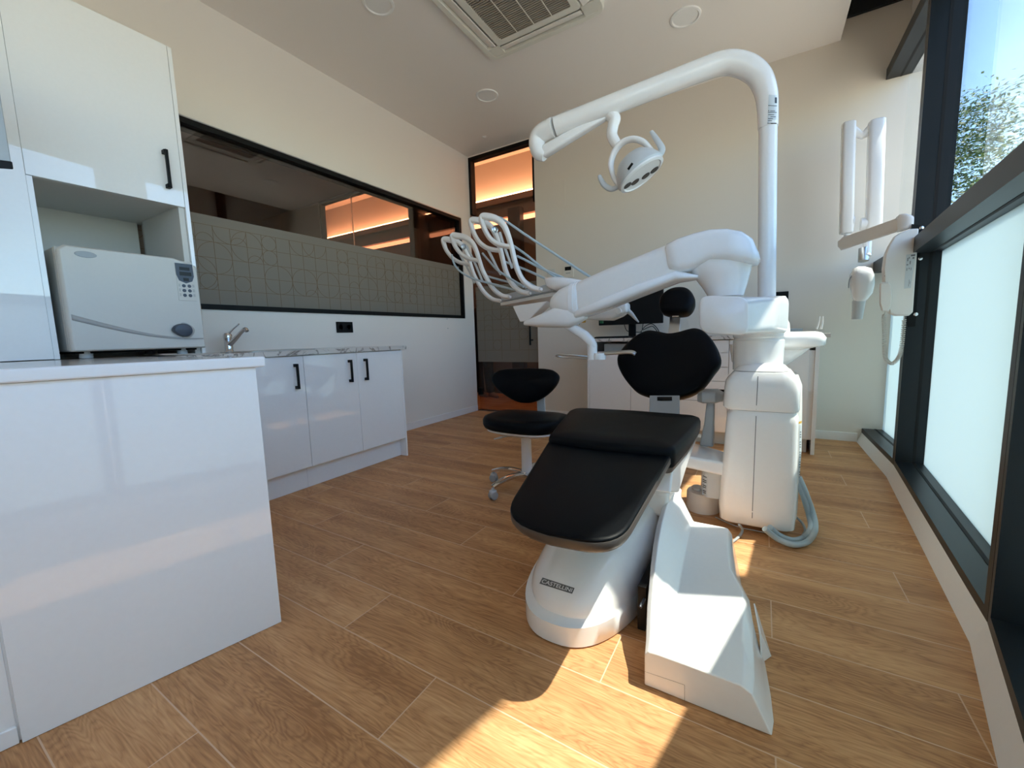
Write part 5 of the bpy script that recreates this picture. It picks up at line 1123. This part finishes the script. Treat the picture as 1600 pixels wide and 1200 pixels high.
# ------------------------------------------------------------------ person in the hall behind the door
def person():
    t = thing('person', 'person in black trousers and beige shoes standing in the hall behind the glass door', 'person', (-0.70, 1.08, 0))
    X0, Y0 = -0.655, 1.10
    J = {'pel': (0, 0, 0.93), 'waist': (0, 0, 1.08), 'chest': (0, 0.01, 1.30), 'neck': (0, 0.0, 1.46), 'head': (0.01, -0.01, 1.58), 'top': (0.01, 0, 1.68),
         'hl': (-0.09, 0, 0.90), 'kl': (-0.10, -0.02, 0.50), 'al': (-0.10, 0.02, 0.09), 'hr': (0.09, 0, 0.90), 'kr': (0.10, -0.02, 0.50), 'ar': (0.11, 0.02, 0.09),
         'sl': (-0.17, 0.0, 1.40), 'el': (-0.24, 0.02, 1.13), 'wl': (-0.24, -0.06, 0.90), 'sr': (0.17, 0.0, 1.40), 'er': (0.24, 0.02, 1.13), 'wr': (0.22, -0.07, 0.90)}
    rad = {'pel': 0.13, 'waist': 0.115, 'chest': 0.13, 'neck': 0.05, 'head': 0.09, 'top': 0.06, 'hl': 0.09, 'kl': 0.055, 'al': 0.035, 'hr': 0.09, 'kr': 0.055, 'ar': 0.035, 'sl': 0.055, 'el': 0.04, 'wl': 0.026, 'sr': 0.055, 'er': 0.04, 'wr': 0.026}
    E_ = [('pel', 'waist'), ('waist', 'chest'), ('chest', 'neck'), ('neck', 'head'), ('head', 'top'), ('pel', 'hl'), ('hl', 'kl'), ('kl', 'al'), ('pel', 'hr'), ('hr', 'kr'), ('kr', 'ar'), ('chest', 'sl'), ('sl', 'el'), ('el', 'wl'), ('chest', 'sr'), ('sr', 'er'), ('er', 'wr')]
    ks = list(J); vs = [J[k] for k in ks]; es = [(ks.index(a), ks.index(b)) for a, b in E_]; rd = [rad[k] for k in ks]
    for sgn, w in ((-1, 'wl'), (1, 'wr')):
        wi_ = ks.index(w); base_ = Vector(J[w]); pi_ = len(vs); vs.append(tuple(base_+Vector((0, -0.02, -0.08)))); rd.append(0.022); es.append((wi_, pi_))
        for f_ in range(5):
            off = (f_-2)*0.017; L_ = (0.055, 0.075, 0.08, 0.075, 0.055)[f_] if f_ else 0.05
            a = len(vs); vs.append(tuple(base_+Vector((sgn*0.005+off*0.4, -0.02+off, -0.09-L_*0.5)))); rd.append(0.008); es.append((pi_, a))
            vs.append(tuple(base_+Vector((off*0.4-sgn*0.008, -0.02+off, -0.09-L_)))); rd.append(0.007); es.append((a, a+1))
    me = bpy.data.meshes.new('body'); me.from_pydata([(v[0]+X0, v[1]+Y0, v[2]) for v in vs], es, []); me.update()
    o = bpy.data.objects.new('body', me); COL.objects.link(o); o.parent = t; o.location = -WL[t.name]; me.materials.append(M['skin'])
    o.modifiers.new('k', 'SKIN')
    for i, sv_ in enumerate(me.skin_vertices[0].data): sv_.radius = (rd[i], rd[i]); sv_.use_root = (i == 0)
    k = o.modifiers.new('u', 'SUBSURF'); k.levels = k.render_levels = 2
    V = lambda k_, dx=0, dz=0: Vector((J[k_][0]+X0+dx, J[k_][1]+Y0, J[k_][2]+dz))
    q = MB()
    for s in ('l', 'r'): q.tube([V('h'+s, 0, 0.06), V('k'+s), V('a'+s, 0, -0.01)], [0.112, 0.082, 0.070], 18)
    q.build('trousers', 'trouser', t)
    q = MB(); q.rings([sring(Vector((X0, Y0, z)), (a, 0, 0), (0, b, 0), 2.4, 28) for z, a, b in ((0.86, 0.185, 0.135), (1.0, 0.18, 0.13), (1.15, 0.165, 0.12), (1.32, 0.20, 0.13), (1.41, 0.19, 0.10), (1.46, 0.07, 0.06))])
    for s in ('l', 'r'): q.tube([V('s'+s), V('e'+s)], [0.070, 0.058], 16, res=1)
    q.build('tunic', 'trouser', t)
    q = MB(); q.rings([sring(V('head', 0, dz)+Vector((0, 0.012, 0)), (a, 0, 0), (0, a*1.1, 0), 2, 24) for dz, a in ((0.0, 0.096), (0.05, 0.102), (0.10, 0.095), (0.14, 0.07), (0.158, 0.01))]); q.build('hair', 'halldark', t)
    q = MB(); q.lathe(V('head', 0, -0.01)+Vector((0, -0.095, 0)), [(0.0005, 0.015), (0.010, 0.004), (0.012, -0.01), (0.0005, -0.012)], 10, axis=(0, -1, 0)); q.build('nose', 'skin', t)
    for sgn in (-1, 1):
        q = MB(); q.lathe(V('head', sgn*0.032, 0.02)+Vector((0, -0.088, 0)), [(0.0005, 0.004), (0.007, 0.002), (0.008, -0.004), (0.0005, -0.005)], 12, axis=(0, -1, 0)); q.build('eye', 'black', t)
    for s in ('l', 'r'):
        b_ = V('a'+s, 0, -0.09)
        q = MB(); dr_ = Vector((0.92, -0.38, 0)); w = Vector((0.38, 0.92, 0))
        q.rings([sring(b_-dr_*0.045+dr_*k*0.25+Vector((0, 0, h*0.5+0.001)), w*ww, (0, 0, h*0.5), 2.6, 20) for k, ww, h in ((0, 0.02, 0.05), (0.08, 0.034, 0.085), (0.3, 0.036, 0.09), (0.6, 0.042, 0.06), (0.85, 0.038, 0.042), (1.0, 0.018, 0.03))]); q.build('shoe', 'shoe', t)
    return t
person()

# ------------------------------------------------------------------ outside
tag(rbox('pavement', -30, 40, -40, 40, -0.14, -0.08, 'pave', bevel=0), kind='structure')
pl_ = thing('stone_pillar', 'pale weathered stone pillar outside the narrow window beside the back wall', 'pillar', (4.3, 0.4, -0.08))
rbox('pillar_shaft', 4.17, at(1449, 200, y=0.16).x, 0.16, 0.60, -0.08, 4.6, 'stone', pl_, bevel=0.01)
rbox('pillar_foot', 4.16, at(1449, 200, y=0.16).x+0.02, 0.145, 0.62, -0.08, 0.25, 'stone', pl_, bevel=0.01)
pl2 = thing('stone_pillar', 'pale stone pillar added outside the tall window beyond the right edge to cast shade', 'pillar', (4.4, -2.5, -0.08))  # unseen, added to shade the rear of the foot cover
rbox('pillar_shaft', 4.20, 4.36, -2.60, -2.27, -0.08, 4.6, 'stone', pl2, bevel=0.01)
rbox('pillar_foot', 4.18, 4.38, -2.62, -2.25, -0.08, 0.25, 'stone', pl2, bevel=0.01)
hb = thing('street_house', 'low terracotta rendered house behind the trees across the street', 'building', (13, 17, -0.08))
rbox('wall', 10.0, 17.0, 16.0, 21.0, -0.08, 4.6, 'terracotta', hb, bevel=0)
MB().add([(9.7, 15.7, 4.6), (17.3, 15.7, 4.6), (17.3, 21.3, 4.6), (9.7, 21.3, 4.6), (11.5, 18.5, 6.0), (15.5, 18.5, 6.0)], [(0, 1, 5, 4), (1, 2, 5), (2, 3, 4, 5), (3, 0, 4), (3, 2, 1, 0)]).build('roof', 'terracotta', hb, smooth=False)
for x in (10.8, 12.6, 14.4): rbox('window', x, x+0.9, 15.94, 16.02, 1.6, 3.0, 'display', hb, bevel=0.01)
def tree(x, y, h, label, seed, crown, n_leaf):
    rd = random.Random(seed); t = thing('street_tree', label, 'tree', (x, y, -0.08), 'trees across the street')
    q = MB(); q.tube([(x, y, -0.08), (x+0.1, y, h*0.25), (x-0.05, y+0.1, h*0.5), (x+0.1, y, h*0.85)], [0.2, 0.15, 0.11, 0.03], 12)
    tips = []
    for k in range(9):
        a = rd.uniform(0, 2*pi); z0 = h*rd.uniform(0.3, 0.65); L_ = crown*rd.uniform(0.6, 0.95)
        e_ = Vector((x+math.cos(a)*L_, y+math.sin(a)*L_, z0+h*rd.uniform(0.12, 0.32))); s_ = Vector((x, y, z0)); tips.append(e_)
        q.tube([s_, lerp(s_, e_, 0.5)+Vector((0, 0, 0.25)), e_], [0.06, 0.035, 0.012], 8)
    q.build('trunk', 'bark', t)
    clumps = []
    for k in range(70):
        a = rd.uniform(0, 2*pi); u = rd.uniform(-0.9, 1); r_ = crown*(1-u*u*0.75)**0.5*rd.uniform(0.45, 1.0)
        clumps.append((Vector((x+math.cos(a)*r_, y+math.sin(a)*r_, h*0.66+u*h*0.33)), rd.uniform(0.35, 0.75)))
    V, F = [], []
    for k in range(n_leaf):
        c_, r_ = rd.choice(clumps); d = Vector((rd.gauss(0, 1), rd.gauss(0, 1), rd.gauss(0, 0.7))); d = d.normalized()*r_*rd.random()**0.45; p = c_+d
        u = Vector((rd.gauss(0, 1), rd.gauss(0, 1), rd.gauss(0, 0.5))).normalized(); w = u.orthogonal().normalized(); s = rd.uniform(0.035, 0.07); n0 = len(V)
        V += [p-u*s, p+w*s*0.45, p+u*s, p-w*s*0.45]; F.append((n0, n0+1, n0+2, n0+3))
    MB().add(V, F).build('foliage', 'leaf', t, smooth=False)
tree(7.3, 2.4, 5.3, 'leafy street tree nearest the tall window, crown filling the lower pane', 1, 1.6, 26000)
tree(11.0, 7.4, 8.3, 'taller leafy street tree whose crown rises at the right of the window pane', 2, 1.9, 26000)
tree(6.6, 9.2, 5.6, 'street tree further back, crown low behind the nearer trees', 3, 1.4, 14000)
